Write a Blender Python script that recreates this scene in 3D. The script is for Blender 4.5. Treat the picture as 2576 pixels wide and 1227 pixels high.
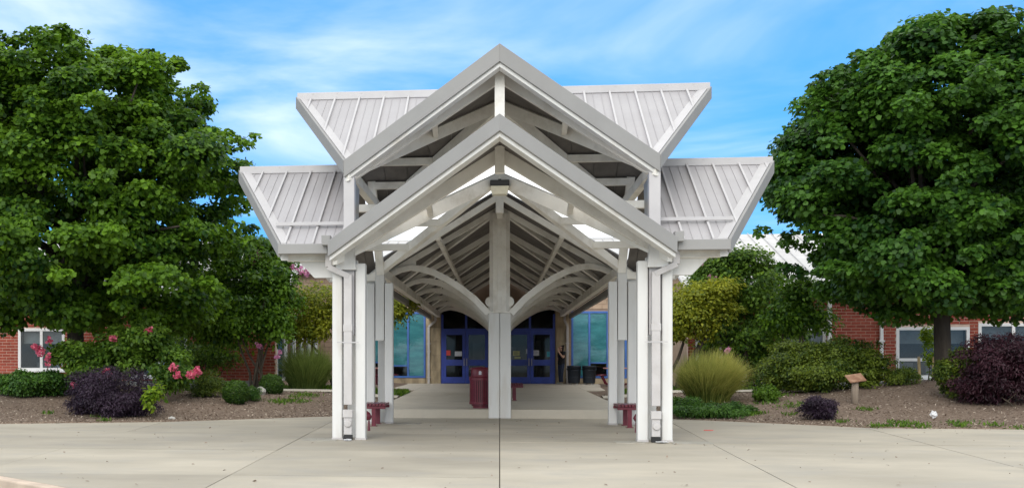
import bpy, bmesh, math, random
import numpy as np
from mathutils import Vector, Matrix

for o in list(bpy.data.objects):
    bpy.data.objects.remove(o, do_unlink=True)
SC = bpy.context.scene
COL = SC.collection
R = math.radians
PI = math.pi
rng = np.random.default_rng(7)
random.seed(7)

# ------------------------------------------------------------------ camera
CAM_Z = 1.4
YAW = math.atan(0.11)
FPX = 2882.0 / 2576.0
cd = bpy.data.cameras.new('camera')
cam = bpy.data.objects.new('camera', cd)
COL.objects.link(cam)
cam.location = (0, 0, CAM_Z)
cam.rotation_euler = (R(90), 0, YAW)
cd.sensor_width = 36
cd.lens = 36 * FPX
cd.shift_x = 0.1351
cd.shift_y = 0.1132
cd.clip_end = 2000
SC.camera = cam

# ------------------------------------------------------------------ sky, sun, exposure
SUN_EL, SUN_AZ = R(29), R(190)          # high, behind the viewer's left shoulder
w = bpy.data.worlds.new('World')
SC.world = w
w.use_nodes = True
nt = w.node_tree
N, L = nt.nodes, nt.links
N.clear()
def wn(t, **k):
    n = N.new(t)
    for a, b in k.items():
        setattr(n, a, b)
    return n
sky = wn('ShaderNodeTexSky', sky_type='NISHITA', sun_disc=False)
sky.sun_elevation = SUN_EL
sky.sun_rotation = SUN_AZ
sky.air_density = 1.0
sky.dust_density = 0.6
sky.ozone_density = 2.0
bg = wn('ShaderNodeBackground')
bg.inputs['Strength'].default_value = 0.12
out = wn('ShaderNodeOutputWorld')
tc = wn('ShaderNodeTexCoord')
sep = wn('ShaderNodeSeparateXYZ')
L.new(tc.outputs['Generated'], sep.inputs[0])
def wm(op, a, b=None, clamp=False):
    n = wn('ShaderNodeMath', operation=op, use_clamp=clamp)
    for i, v in enumerate((a, b)):
        if v is None:
            continue
        if isinstance(v, (int, float)):
            n.inputs[i].default_value = v
        else:
            L.new(v, n.inputs[i])
    return n.outputs[0]
# a richer blue, as in the photograph
hsv = wn('ShaderNodeMix', data_type='RGBA', blend_type='MULTIPLY')
hsv.inputs[0].default_value = 1.0
L.new(sky.outputs[0], hsv.inputs[6])
hsv.inputs[7].default_value = (0.42, 0.9, 1.25, 1)
azu = wn('ShaderNodeMix', data_type='RGBA')
azu.inputs[0].default_value = 0.72
L.new(hsv.outputs[2], azu.inputs[6])
azu.inputs[7].default_value = (0.60, 2.55, 6.3, 1)
zz = wm('MAXIMUM', sep.outputs[2], 0.0)
den = wm('ADD', zz, 0.12)
px_ = wm('DIVIDE', sep.outputs[0], den)
py_ = wm('DIVIDE', sep.outputs[1], den)
comb = wn('ShaderNodeCombineXYZ')
L.new(px_, comb.inputs[0]); L.new(py_, comb.inputs[1])
mp = wn('ShaderNodeMapping')
L.new(comb.outputs[0], mp.inputs[0])
mp.inputs['Location'].default_value = (-2.0, 3.3, 0.0)
mp.inputs['Rotation'].default_value = (0, 0, R(14))
mp.inputs['Scale'].default_value = (0.62, 0.8, 1)
n1 = wn('ShaderNodeTexNoise')
n1.inputs['Scale'].default_value = 1.0
n1.inputs['Detail'].default_value = 7
n1.inputs['Roughness'].default_value = 0.52
n1.inputs['Distortion'].default_value = 0.7
L.new(mp.outputs[0], n1.inputs['Vector'])
cr = wn('ShaderNodeMapRange', interpolation_type='SMOOTHSTEP')
cr.inputs[1].default_value = 0.395; cr.inputs[2].default_value = 0.83
cr.inputs[3].default_value = 0.0; cr.inputs[4].default_value = 0.92
# an unseen cloud deck, tilted to light under the canopy, covers behind and overhead; its edge thins to streaks over the school
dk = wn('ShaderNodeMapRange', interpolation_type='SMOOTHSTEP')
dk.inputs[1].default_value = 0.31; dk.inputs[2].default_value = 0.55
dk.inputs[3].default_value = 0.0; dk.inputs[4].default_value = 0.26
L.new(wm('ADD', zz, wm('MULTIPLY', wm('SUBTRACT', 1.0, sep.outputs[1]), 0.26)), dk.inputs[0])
# clear towards the horizon, but for a cloud bank standing behind the school
lo = wn('ShaderNodeMapRange', interpolation_type='SMOOTHSTEP')
lo.inputs[1].default_value = 0.15; lo.inputs[2].default_value = 0.21
lo.inputs[3].default_value = -0.12; lo.inputs[4].default_value = 0.0
L.new(zz, lo.inputs[0])
bx = wm('DIVIDE', wm('ADD', sep.outputs[0], 0.0), 0.105)
bz = wm('DIVIDE', wm('SUBTRACT', sep.outputs[2], 0.115), 0.062)
bk = wn('ShaderNodeMapRange', interpolation_type='SMOOTHSTEP')
bk.inputs[1].default_value = 2.6; bk.inputs[2].default_value = 0.0
bk.inputs[3].default_value = 0.0; bk.inputs[4].default_value = 0.46
L.new(wm('ADD', wm('ADD', wm('MULTIPLY', bx, bx), wm('MULTIPLY', bz, bz)), wm('MULTIPLY', wm('LESS_THAN', sep.outputs[1], 0.0), 50.0)), bk.inputs[0])
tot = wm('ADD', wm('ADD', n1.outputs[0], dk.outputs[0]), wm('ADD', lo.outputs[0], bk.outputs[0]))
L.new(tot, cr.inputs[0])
mixc = wn('ShaderNodeMix', data_type='RGBA')
L.new(cr.outputs[0], mixc.inputs[0])
L.new(azu.outputs[2], mixc.inputs[6])
mixc.inputs[7].default_value = (9.4, 9.4, 8.95, 1)
L.new(mixc.outputs[2], bg.inputs[0])
L.new(bg.outputs[0], out.inputs[0])

sd = bpy.data.lights.new('sun', 'SUN')
sd.energy = 1.2
sd.angle = R(38)
sd.color = (1.0, 0.95, 0.87)
sun = bpy.data.objects.new('sun', sd)
COL.objects.link(sun)
sdir = Vector((math.sin(SUN_AZ) * math.cos(SUN_EL), math.cos(SUN_AZ) * math.cos(SUN_EL), math.sin(SUN_EL)))
sun.location = sdir * 60
sun.rotation_euler = (-sdir).to_track_quat('-Z', 'Y').to_euler()

SC.view_settings.view_transform = 'Standard'
SC.view_settings.look = 'None'
SC.view_settings.exposure = 0.58
SC.view_settings.gamma = 1
SC.view_settings.use_curve_mapping = False
SC.render.engine = 'CYCLES'
SC.cycles.max_bounces = 12
SC.cycles.diffuse_bounces = 9
SC.cycles.transparent_max_bounces = 12

# ------------------------------------------------------------------ helpers
def tag(o, label=None, cat=None, group=None, kind=None):
    if label: o['label'] = label
    if cat: o['category'] = cat
    if group: o['group'] = group
    if kind: o['kind'] = kind
    return o

def empty(name, loc=(0, 0, 0), rz=0, label=None, cat=None, group=None, parent=None):
    o = bpy.data.objects.new(name, None)
    COL.objects.link(o)
    o.location = loc
    o.rotation_euler = (0, 0, rz)
    o.empty_display_size = 0.2
    if parent: o.parent = parent
    return tag(o, label, cat, group)

def link(name, me, parent=None, loc=None, rz=0.0, scale=None):
    o = bpy.data.objects.new(name, me)
    COL.objects.link(o)
    if parent: o.parent = parent
    if loc is not None: o.location = loc
    if rz: o.rotation_euler = (0, 0, rz)
    if scale is not None: o.scale = scale
    return o

class MB:
    """collects shapes, links them as one mesh object"""
    def __init__(s):
        s.v = []; s.f = []
    def add(s, vs, fs):
        n = len(s.v)
        s.v += [tuple(p) for p in vs]
        s.f += [tuple(i + n for i in f) for f in fs]
        return s
    def box(s, x0, x1, y0, y1, z0, z1):
        vs = [(x, y, z) for z in (z0, z1) for y in (y0, y1) for x in (x0, x1)]
        return s.add(vs, [(0, 2, 3, 1), (4, 5, 7, 6), (0, 1, 5, 4), (2, 6, 7, 3), (0, 4, 6, 2), (1, 3, 7, 5)])
    def beam(s, p0, p1, w, h, off=0.0, cut0=None, cut1=None):
        """plumb-cut timber: its top runs p0-p1, it is w wide (horizontal) and h deep (vertical)"""
        p0 = Vector(p0); p1 = Vector(p1); t = p1 - p0
        side = Vector((t.y, -t.x, 0)).normalized()
        ring = []
        for p, cut in ((p0, cut0), (p1, cut1)):
            q = []
            for k in (off - w / 2, off + w / 2):
                a = p + side * k
                if cut:
                    ax, val = cut
                    a = a + t * ((val - a[ax]) / t[ax])
                q.append(a)
            ring.append((q[0], q[1], q[1] - Vector((0, 0, h)), q[0] - Vector((0, 0, h))))
        vs = list(ring[0]) + list(ring[1])
        return s.add(vs, [(0, 1, 2, 3), (7, 6, 5, 4), (0, 4, 5, 1), (1, 5, 6, 2), (2, 6, 7, 3), (3, 7, 4, 0)])
    def bar(s, p0, p1, w, h=None):
        """square bar between two points, any direction"""
        h = h or w
        p0 = Vector(p0); p1 = Vector(p1); t = (p1 - p0).normalized()
        up = Vector((0, 0, 1)) if abs(t.z) < 0.95 else Vector((0, 1, 0))
        a = t.cross(up).normalized() * (w / 2); b = a.cross(t).normalized() * (h / 2)
        vs = [p + x * a + y * b for p in (p0, p1) for x, y in ((-1, -1), (1, -1), (1, 1), (-1, 1))]
        return s.add(vs, [(3, 2, 1, 0), (4, 5, 6, 7), (0, 1, 5, 4), (1, 2, 6, 5), (2, 3, 7, 6), (3, 0, 4, 7)])
    def prism(s, poly, zt, th):
        """plan polygon with top height zt(x,y) and thickness"""
        n = len(poly)
        top = [(x, y, zt(x, y)) for x, y in poly]
        bot = [(x, y, z - th) for x, y, z in top]
        return s.add(top + bot, [tuple(range(n)), tuple(range(2 * n - 1, n - 1, -1))] +
                     [(i, i + n, (i + 1) % n + n, (i + 1) % n) for i in range(n)])
    def extr(s, poly, axis, a, b):
        """polygon in the plane across an axis, extruded from a to b"""
        def P(u, v, k):
            return (k, u, v) if axis == 'x' else ((u, k, v) if axis == 'y' else (u, v, k))
        n = len(poly)
        return s.add([P(u, v, a) for u, v in poly] + [P(u, v, b) for u, v in poly],
                     [tuple(range(n)), tuple(range(2 * n - 1, n - 1, -1))] +
                     [(i, i + n, (i + 1) % n + n, (i + 1) % n) for i in range(n)])
    def tube(s, pts, rads, n=8, caps=True):
        pts = [Vector(p) for p in pts]
        base = len(s.v)
        prev = None
        for i, p in enumerate(pts):
            t = (pts[min(i + 1, len(pts) - 1)] - pts[max(i - 1, 0)]).normalized()
            if prev is None:
                ref = Vector((0, 0, 1)) if abs(t.z) < 0.9 else Vector((1, 0, 0))
                a = t.cross(ref).normalized()
            else:
                a = (prev - t * prev.dot(t)).normalized()
            prev = a
            b = t.cross(a)
            for k in range(n):
                q = 2 * PI * k / n
                s.v.append(tuple(p + (a * math.cos(q) + b * math.sin(q)) * rads[i]))
        for i in range(len(pts) - 1):
            for k in range(n):
                u = base + i * n + k; w_ = base + i * n + (k + 1) % n
                s.f.append((u, w_, w_ + n, u + n))
        if caps:
            s.f.append(tuple(base + k for k in range(n))[::-1])
            s.f.append(tuple(base + (len(pts) - 1) * n + k for k in range(n)))
        return s
    def lathe(s, prof, n=24, cx=0, cy=0, cap=True):
        base = len(s.v)
        for r, z in prof:
            for k in range(n):
                q = 2 * PI * k / n
                s.v.append((cx + r * math.cos(q), cy + r * math.sin(q), z))
        for i in range(len(prof) - 1):
            for k in range(n):
                u = base + i * n + k; w_ = base + i * n + (k + 1) % n
                s.f.append((u, w_, w_ + n, u + n))
        if cap:
            s.f.append(tuple(base + k for k in range(n))[::-1])
            s.f.append(tuple(base + (len(prof) - 1) * n + k for k in range(n)))
        return s
    def mesh(s, name, mat, smooth=False):
        me = bpy.data.meshes.new(name)
        me.from_pydata(s.v, [], s.f)
        bm = bmesh.new(); bm.from_mesh(me)
        bmesh.ops.recalc_face_normals(bm, faces=bm.faces)
        bm.to_mesh(me); bm.free()
        if mat: me.materials.append(mat)
        if smooth:
            me.polygons.foreach_set('use_smooth', [True] * len(me.polygons))
        return me
    def build(s, name, mat, parent=None, smooth=False, bevel=0.0, loc=None, rz=0.0):
        o = link(name, s.mesh(name, mat, smooth), parent, loc, rz)
        if bevel:
            b = o.modifiers.new('edge', 'BEVEL')
            b.width = bevel; b.segments = 2; b.limit_method = 'ANGLE'; b.angle_limit = R(40)
        return o

def clip_half(poly, ax, val, keep_less):
    out = []
    n = len(poly)
    for i in range(n):
        a, b = poly[i], poly[(i + 1) % n]
        da, db = a[ax] - val, b[ax] - val
        if keep_less: da, db = -da, -db
        if da >= 0: out.append(a)
        if (da > 0 and db < 0) or (da < 0 and db > 0):
            t = da / (da - db)
            out.append((a[0] + (b[0] - a[0]) * t, a[1] + (b[1] - a[1]) * t))
    return out

def clip_strip(poly, ax, a, b):
    p = clip_half(poly, ax, a, False)
    return clip_half(p, ax, b, True) if len(p) > 2 else []

def clip_convex(poly, cell):
    """poly clipped by a convex counter-clockwise cell"""
    p = list(poly)
    n = len(cell)
    for i in range(n):
        (ax, ay), (bx, by) = cell[i], cell[(i + 1) % n]
        out = []
        m = len(p)
        for j in range(m):
            u, v = p[j], p[(j + 1) % m]
            du = (bx - ax) * (u[1] - ay) - (by - ay) * (u[0] - ax)
            dv = (bx - ax) * (v[1] - ay) - (by - ay) * (v[0] - ax)
            if du >= 0: out.append(u)
            if (du > 0 and dv < 0) or (du < 0 and dv > 0):
                t = du / (du - dv)
                out.append((u[0] + (v[0] - u[0]) * t, u[1] + (v[1] - u[1]) * t))
        p = out
        if len(p) < 3: return []
    return p

def area(p):
    return 0.5 * abs(sum(p[i][0] * p[(i + 1) % len(p)][1] - p[(i + 1) % len(p)][0] * p[i][1] for i in range(len(p))))

# where a point of the survey photograph stands on level z, or at distance d
def ray(px, py):
    x = (px - 940) / 2882.0
    c, s = math.cos(YAW), math.sin(YAW)
    return Vector((-s + c * x, c + s * x, (905 - py) / 2882.0))
def at(px, py, z=0.0):
    d = ray(px, py); t = (z - CAM_Z) / d.z
    return Vector((d.x * t, d.y * t, z))
def at_y(px, py, y):
    d = ray(px, py); t = y / d.y
    return Vector((d.x * t, y, CAM_Z + d.z * t))

# ------------------------------------------------------------------ materials
def mat(name, col, rough=0.6, var=0.12, scale=3.0, col2=None, bump=0.0, bscale=40.0, spec=0.4, metal=0.0,
        stretch=(1, 1, 1), speck=0.0, stain=None, stain_amt=0.0, stain_scale=1.0, contrast=(0.35, 0.65)):
    m = bpy.data.materials.new(name)
    m.use_nodes = True
    t = m.node_tree; nn, ll = t.nodes, t.links
    b = nn['Principled BSDF']
    b.inputs['Roughness'].default_value = rough
    b.inputs['Metallic'].default_value = metal
    b.inputs['Specular IOR Level'].default_value = spec
    geo = nn.new('ShaderNodeNewGeometry')
    mpn = nn.new('ShaderNodeMapping'); mpn.inputs['Scale'].default_value = stretch
    ll.new(geo.outputs['Position'], mpn.inputs[0])
    no = nn.new('ShaderNodeTexNoise')
    no.inputs['Scale'].default_value = scale; no.inputs['Detail'].default_value = 8; no.inputs['Roughness'].default_value = 0.6
    ll.new(mpn.outputs[0], no.inputs['Vector'])
    r = nn.new('ShaderNodeMapRange')
    r.inputs[1].default_value, r.inputs[2].default_value = contrast
    ll.new(no.outputs[0], r.inputs[0])
    mx = nn.new('ShaderNodeMix'); mx.data_type = 'RGBA'
    ll.new(r.outputs[0], mx.inputs[0])
    c2 = col2 or tuple(min(1, c * (1 + var)) for c in col)
    c1 = col if col2 else tuple(c * (1 - var) for c in col)
    mx.inputs[6].default_value = (*c1, 1); mx.inputs[7].default_value = (*c2, 1)
    last = mx.outputs[2]
    if stain:
        n2 = nn.new('ShaderNodeTexNoise'); n2.inputs['Scale'].default_value = stain_scale
        n2.inputs['Detail'].default_value = 6; n2.inputs['Roughness'].default_value = 0.65
        ll.new(mpn.outputs[0], n2.inputs['Vector'])
        r2 = nn.new('ShaderNodeMapRange'); r2.inputs[1].default_value = 0.5; r2.inputs[2].default_value = 0.72
        r2.inputs[4].default_value = stain_amt
        ll.new(n2.outputs[0], r2.inputs[0])
        m2 = nn.new('ShaderNodeMix'); m2.data_type = 'RGBA'
        ll.new(r2.outputs[0], m2.inputs[0]); ll.new(last, m2.inputs[6]); m2.inputs[7].default_value = (*stain, 1)
        last = m2.outputs[2]
    if speck:
        for sc_, lo_, amt in ((26.0, 0.60, speck), (2.3, 0.62, speck * .8)):
            n4 = nn.new('ShaderNodeTexNoise'); n4.inputs['Scale'].default_value = sc_; n4.inputs['Detail'].default_value = 9; n4.inputs['Roughness'].default_value = 0.75
            ll.new(geo.outputs['Position'], n4.inputs['Vector'])
            r4 = nn.new('ShaderNodeMapRange'); r4.inputs[1].default_value = lo_; r4.inputs[2].default_value = lo_ + .10; r4.inputs[4].default_value = amt
            ll.new(n4.outputs[0], r4.inputs[0])
            m4 = nn.new('ShaderNodeMix'); m4.data_type = 'RGBA'
            ll.new(r4.outputs[0], m4.inputs[0]); ll.new(last, m4.inputs[6]); m4.inputs[7].default_value = tuple(c * .45 for c in col) + (1,)
            last = m4.outputs[2]
    # every separate piece differs a little
    oi = nn.new('ShaderNodeObjectInfo')
    rv = nn.new('ShaderNodeMapRange'); rv.inputs[3].default_value = 1 - var * 0.5; rv.inputs[4].default_value = 1 + var * 0.5
    ll.new(oi.outputs['Random'], rv.inputs[0])
    hv = nn.new('ShaderNodeHueSaturation')
    ll.new(rv.outputs[0], hv.inputs['Value']); ll.new(last, hv.inputs['Color'])
    ll.new(hv.outputs[0], b.inputs['Base Color'])
    if bump:
        n3 = nn.new('ShaderNodeTexNoise'); n3.inputs['Scale'].default_value = bscale; n3.inputs['Detail'].default_value = 4
        ll.new(geo.outputs['Position'], n3.inputs['Vector'])
        bp = nn.new('ShaderNodeBump'); bp.inputs['Strength'].default_value = bump; bp.inputs['Distance'].default_value = 0.02
        ll.new(n3.outputs[0], bp.inputs['Height']); ll.new(bp.outputs[0], b.inputs['Normal'])
    return m

def leaf_mat(name, dark, light, trans=0.35, rough=0.5, hue=None):
    m = bpy.data.materials.new(name)
    m.use_nodes = True
    t = m.node_tree; nn, ll = t.nodes, t.links
    b = nn['Principled BSDF']
    b.inputs['Roughness'].default_value = rough
    b.inputs['Specular IOR Level'].default_value = 0.3
    a = nn.new('ShaderNodeAttribute'); a.attribute_name = 'tint'
    mx = nn.new('ShaderNodeMix'); mx.data_type = 'RGBA'
    ll.new(a.outputs['Fac'], mx.inputs[0])
    mx.inputs[6].default_value = (*dark, 1); mx.inputs[7].default_value = (*light, 1)
    ll.new(mx.outputs[2], b.inputs['Base Color'])
    tr = nn.new('ShaderNodeBsdfTranslucent')
    hs = nn.new('ShaderNodeHueSaturation'); hs.inputs['Hue'].default_value = 0.485; hs.inputs['Value'].default_value = 1.5
    ll.new(mx.outputs[2], hs.inputs['Color']); ll.new(hs.outputs[0], tr.inputs[0])
    ms = nn.new('ShaderNodeMixShader'); ms.inputs[0].default_value = trans
    ll.new(b.outputs[0], ms.inputs[1]); ll.new(tr.outputs[0], ms.inputs[2])
    ll.new(ms.outputs[0], nn['Material Output'].inputs[0])
    return m

def glass_mat(name, tint, refl=0.12):
    m = bpy.data.materials.new(name)
    m.use_nodes = True
    t = m.node_tree; nn, ll = t.nodes, t.links
    nn.remove(nn['Principled BSDF'])
    tr = nn.new('ShaderNodeBsdfTransparent'); tr.inputs[0].default_value = (*tint, 1)
    gl = nn.new('ShaderNodeBsdfGlossy'); gl.inputs['Roughness'].default_value = 0.03
    lw = nn.new('ShaderNodeFresnel'); lw.inputs[0].default_value = 1.3
    ad = nn.new('ShaderNodeMath'); ad.operation = 'ADD'; ad.inputs[1].default_value = refl; ad.use_clamp = True
    ll.new(lw.outputs[0], ad.inputs[0])
    ms = nn.new('ShaderNodeMixShader')
    ll.new(ad.outputs[0], ms.inputs[0]); ll.new(tr.outputs[0], ms.inputs[1]); ll.new(gl.outputs[0], ms.inputs[2])
    ll.new(ms.outputs[0], nn['Material Output'].inputs[0])
    return m

M = {}
M['white'] = mat('white_paint', (0.68, 0.675, 0.66), 0.55, 0.04, 2.0, stain=(0.47, 0.41, 0.32), stain_amt=0.45, stain_scale=1.6, stretch=(1.5, 1.5, 0.3), bump=0.05, bscale=60)
M['beam'] = mat('beam_paint', (0.83, 0.805, 0.755), 0.6, 0.06, 1.6, stain=(0.34, 0.28, 0.20), stain_amt=0.45, stain_scale=1.4, bump=0.08, bscale=50)  # white paint lifted above the posts' tone to offset shade under the roofs
M['fascia'] = mat('grey_fascia', (0.285, 0.28, 0.275), 0.5, 0.05, 1.2, spec=0.4, stain=(0.26, 0.25, 0.24), stain_amt=0.4, stain_scale=2.0)
M['roof'] = mat('grey_standing_seam', (0.375, 0.36, 0.37), 0.45, 0.06, 0.8, spec=0.5, stain=(0.40, 0.385, 0.385), stain_amt=0.5, stain_scale=1.3)
M['seam'] = mat('seam_metal', (0.49, 0.475, 0.48), 0.45, 0.05, 2.0)
M['deck'] = mat('grey_brown_deck', (0.15, 0.138, 0.13), 0.8, 0.18, 3.0, stain=(0.07, 0.062, 0.06), stain_amt=0.6, bump=0.15)
M['spout'] = mat('downspout_metal', (0.50, 0.48, 0.475), 0.5, 0.07, 2.5, stain=(0.36, 0.33, 0.31), stain_amt=0.5, stain_scale=3)
M['concrete'] = mat('pale_concrete', (0.395, 0.355, 0.287), 0.85, 0.22, 0.45, speck=.35, stain=(0.33, 0.31, 0.275), stain_amt=0.75, stain_scale=0.8, stretch=(0.8, 1.2, 1), bump=0.12, bscale=90, contrast=(0.25, 0.75))
M['concrete_lifted'] = mat('walk_concrete', (0.54, 0.49, 0.41), 0.85, 0.12, 0.7, speck=.35, stain=(0.30, 0.275, 0.235), stain_amt=0.55, stain_scale=0.7, bump=0.12, bscale=90)  # same concrete as the plaza, colour lightened to make up for canopy shade
M['patch'] = mat('patch_concrete', (0.33, 0.31, 0.265), 0.9, 0.14, 5, bump=0.2)
M['joint'] = mat('joint_dirt', (0.10, 0.085, 0.065), 0.95, 0.3, 9)
M['kerb'] = mat('pinkish_kerb', (0.56, 0.45, 0.36), 0.85, 0.14, 2.2, bump=0.12)
M['road'] = mat('mossy_asphalt', (0.075, 0.072, 0.05), 0.95, 0.35, 5, col2=(0.15, 0.14, 0.06), bump=0.3)
M['mulch'] = mat('brown_mulch', (0.125, 0.084, 0.060), 0.95, 0.3, 14, col2=(0.25, 0.185, 0.138), bump=0.7, bscale=30)
M['lawn'] = mat('far_lawn', (0.045, 0.075, 0.02), 0.95, 0.3, 2)
M['brick'] = mat('red_brick', (0.27, 0.050, 0.032), 0.85, 0.24, 6, col2=(0.37, 0.085, 0.052), bump=0.15, bscale=60)
M['mortar'] = mat('brick_mortar', (0.66, 0.50, 0.41), 0.9, 0.12, 5)
M['block'] = mat('tan_block', (0.40, 0.295, 0.215), 0.9, 0.12, 3, stain=(0.22, 0.165, 0.12), stain_amt=0.4, stain_scale=0.9, bump=0.25, bscale=50)
M['block_mortar'] = mat('tan_mortar', (0.30, 0.22, 0.165), 0.9, 0.1, 3)
M['stained'] = mat('stained_concrete', (0.40, 0.325, 0.22), 0.9, 0.3, 2.5, stain=(0.07, 0.06, 0.045), stain_amt=0.8, stain_scale=1.2, stretch=(1.4, 1, 0.4), bump=0.3)
M['found'] = mat('foundation_grey', (0.30, 0.30, 0.29), 0.9, 0.15, 3)
M['white_roof'] = mat('white_metal_roof', (0.53, 0.52, 0.515), 0.5, 0.08, 0.8, spec=0.4, stain=(0.36, 0.35, 0.34), stain_amt=0.6, stain_scale=0.7)
M['wframe'] = mat('white_window_frame', (0.80, 0.80, 0.80), 0.45, 0.03, 3)
M['blue'] = mat('blue_storefront', (0.035, 0.07, 0.42), 0.4, 0.15, 3, spec=0.5)
M['blue2'] = mat('blue_window_frame', (0.04, 0.13, 0.42), 0.45, 0.12, 3, spec=0.5)
M['teal'] = mat('teal_blind', (0.06, 0.27, 0.29), 0.7, 0.16, 2.2, col2=(0.12, 0.42, 0.42), stretch=(1, 1, 3))
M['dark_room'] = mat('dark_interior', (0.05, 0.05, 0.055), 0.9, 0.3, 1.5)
M['furn'] = mat('interior_furniture', (0.22, 0.21, 0.2), 0.7, 0.2, 2)
M['glass'] = glass_mat('window_glass', (0.85, 0.90, 0.93), 0.015)
M['glass_door'] = glass_mat('door_glass', (0.6, 0.65, 0.7), 0.0)
M['maroon'] = mat('maroon_coating', (0.135, 0.012, 0.028), 0.4, 0.18, 5, spec=0.5, stain=(0.2, 0.05, 0.06), stain_amt=0.5, stain_scale=7)
M['pink_top'] = mat('faded_red_tabletop', (0.50, 0.24, 0.22), 0.5, 0.1, 5)
M['can'] = mat('dark_plastic', (0.022, 0.03, 0.045), 0.5, 0.15, 5)
M['black'] = mat('black_metal', (0.015, 0.015, 0.016), 0.5, 0.1, 5)
M['lens'] = mat('lamp_lens', (0.72, 0.68, 0.55), 0.35, 0.06, 14, stretch=(1, 1, 2))
M['bark'] = mat('dark_bark', (0.045, 0.036, 0.03), 0.95, 0.35, 8, col2=(0.085, 0.07, 0.055), stretch=(1, 1, 0.15), bump=0.8, bscale=22)
M['stem'] = mat('grey_stem', (0.10, 0.08, 0.06), 0.9, 0.3, 6, bump=0.4)
M['post_wood'] = mat('weathered_post', (0.25, 0.20, 0.155), 0.9, 0.25, 7, stretch=(1, 1, 0.12), bump=0.5)
M['rust'] = mat('rusty_panel', (0.20, 0.10, 0.06), 0.8, 0.25, 7, col2=(0.33, 0.20, 0.13))
M['stake'] = mat('pale_stake', (0.52, 0.38, 0.20), 0.85, 0.2, 6)
M['stone'] = mat('pale_stone', (0.42, 0.405, 0.375), 0.85, 0.15, 6, bump=0.4)
M['litter'] = mat('white_plastic_litter', (0.60, 0.60, 0.61), 0.4, 0.1, 8)
M['paper_red'] = mat('red_paper', (0.72, 0.10, 0.09), 0.8, 0.05, 5)
M['paper_white'] = mat('white_paper', (0.70, 0.74, 0.82), 0.8, 0.05, 5)
M['paper_yellow'] = mat('yellow_paper', (0.55, 0.58, 0.30), 0.8, 0.05, 5)
M['paper_cyan'] = mat('cyan_paper', (0.10, 0.50, 0.62), 0.8, 0.05, 5)
M['paper_blue'] = mat('blue_paper', (0.03, 0.07, 0.42), 0.8, 0.05, 5)
M['ink'] = mat('dark_ink', (0.05, 0.05, 0.08), 0.8, 0.05, 5)
M['skin'] = mat('skin', (0.55, 0.34, 0.25), 0.55, 0.06, 8)
M['hair'] = mat('dark_hair', (0.018, 0.013, 0.012), 0.55, 0.3, 30)
M['shirt'] = mat('black_shirt', (0.014, 0.014, 0.018), 0.85, 0.2, 8)
M['jeans'] = mat('dark_jeans', (0.028, 0.04, 0.075), 0.85, 0.25, 7)
M['shoe'] = mat('pale_shoe', (0.30, 0.31, 0.28), 0.7, 0.1, 8)
M['chip'] = leaf_mat('wood_chips', (0.11, 0.075, 0.052), (0.50, 0.42, 0.34), 0.0, 0.9)
M['maple'] = leaf_mat('maple_leaf', (0.013, 0.054, 0.007), (0.165, 0.318, 0.020), 0.42)
M['maple2'] = leaf_mat('maple_leaf_deep', (0.009, 0.044, 0.009), (0.105, 0.245, 0.024), 0.38)
M['myrtle'] = leaf_mat('myrtle_leaf', (0.020, 0.068, 0.012), (0.18, 0.31, 0.032), 0.44)
M['lime'] = leaf_mat('yellow_green_leaf', (0.08, 0.13, 0.014), (0.42, 0.44, 0.04), 0.46)
M['bright'] = leaf_mat('bright_leaf', (0.05, 0.12, 0.008), (0.26, 0.38, 0.02), 0.4)
M['purple'] = leaf_mat('purple_leaf', (0.012, 0.006, 0.014), (0.058, 0.034, 0.060), 0.2)
M['wine'] = leaf_mat('wine_leaf', (0.013, 0.004, 0.008), (0.066, 0.022, 0.034), 0.22)
M['yew'] = leaf_mat('yew_needles', (0.018, 0.050, 0.009), (0.180, 0.240, 0.025), 0.34)
M['box'] = leaf_mat('boxwood_leaf', (0.012, 0.042, 0.008), (0.085, 0.165, 0.014), 0.25)
M['juniper'] = leaf_mat('juniper_spray', (0.015, 0.055, 0.011), (0.10, 0.22, 0.028), 0.30)
M['grassblade'] = leaf_mat('green_blade', (0.05, 0.095, 0.022), (0.22, 0.29, 0.07), 0.42)
M['gold'] = leaf_mat('golden_blade', (0.065, 0.125, 0.022), (0.46, 0.45, 0.12), 0.5)
M['pink'] = leaf_mat('pink_bloom', (0.48, 0.05, 0.12), (0.80, 0.24, 0.32), 0.35)
M['pale_pink'] = leaf_mat('pale_pink_bloom', (0.55, 0.20, 0.38), (0.80, 0.42, 0.60), 0.35)
M['weed'] = leaf_mat('weed_leaf', (0.03, 0.085, 0.008), (0.13, 0.23, 0.02), 0.35)

# ================================================================== GROUND
EX = [(-60, 23), (-40, 23.4), (-20, 23.8), (-10.9, 24.2), (-7.6, 25.35), (-4.14, 28.4), (-3.05, 29.2), (3.05, 28.9), (4.09, 28.0),
      (6.92, 25.4), (7.6, 24.65), (10.6, 24.5), (40, 24.2), (60, 24)]
def edge(x):
    return np.interp(x, [a for a, b in EX], [b for a, b in EX])
WY0, WY1 = 27.75, 50.42
def walk_z(y):
    return 0.21 + 0.16 * np.clip((y - WY0) / 22, 0, 1)
def sstep(a, b, x):
    t = np.clip((x - a) / (b - a), 0, 1)
    return t * t * (3 - 2 * t)
def bed_z(x, y):
    e = y - edge(x)
    z = 0.015 + 0.40 * sstep(0, 7, e) + 0.48 * np.exp(-((x - 12.3) ** 2 + (y - 31.6) ** 2) / 13.0) + 0.25 * np.exp(-((x + 12.5) ** 2 + (y - 32) ** 2) / 16.0)
    k = sstep(3.1, 5.5, np.abs(x))
    z = z * k + np.minimum(z, np.where(y > WY0, walk_z(y) - 0.03, z)) * (1 - k)
    z = np.where(e < 0, -0.16 * np.clip(-e / 0.25, 0, 1), z)
    return z
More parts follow.
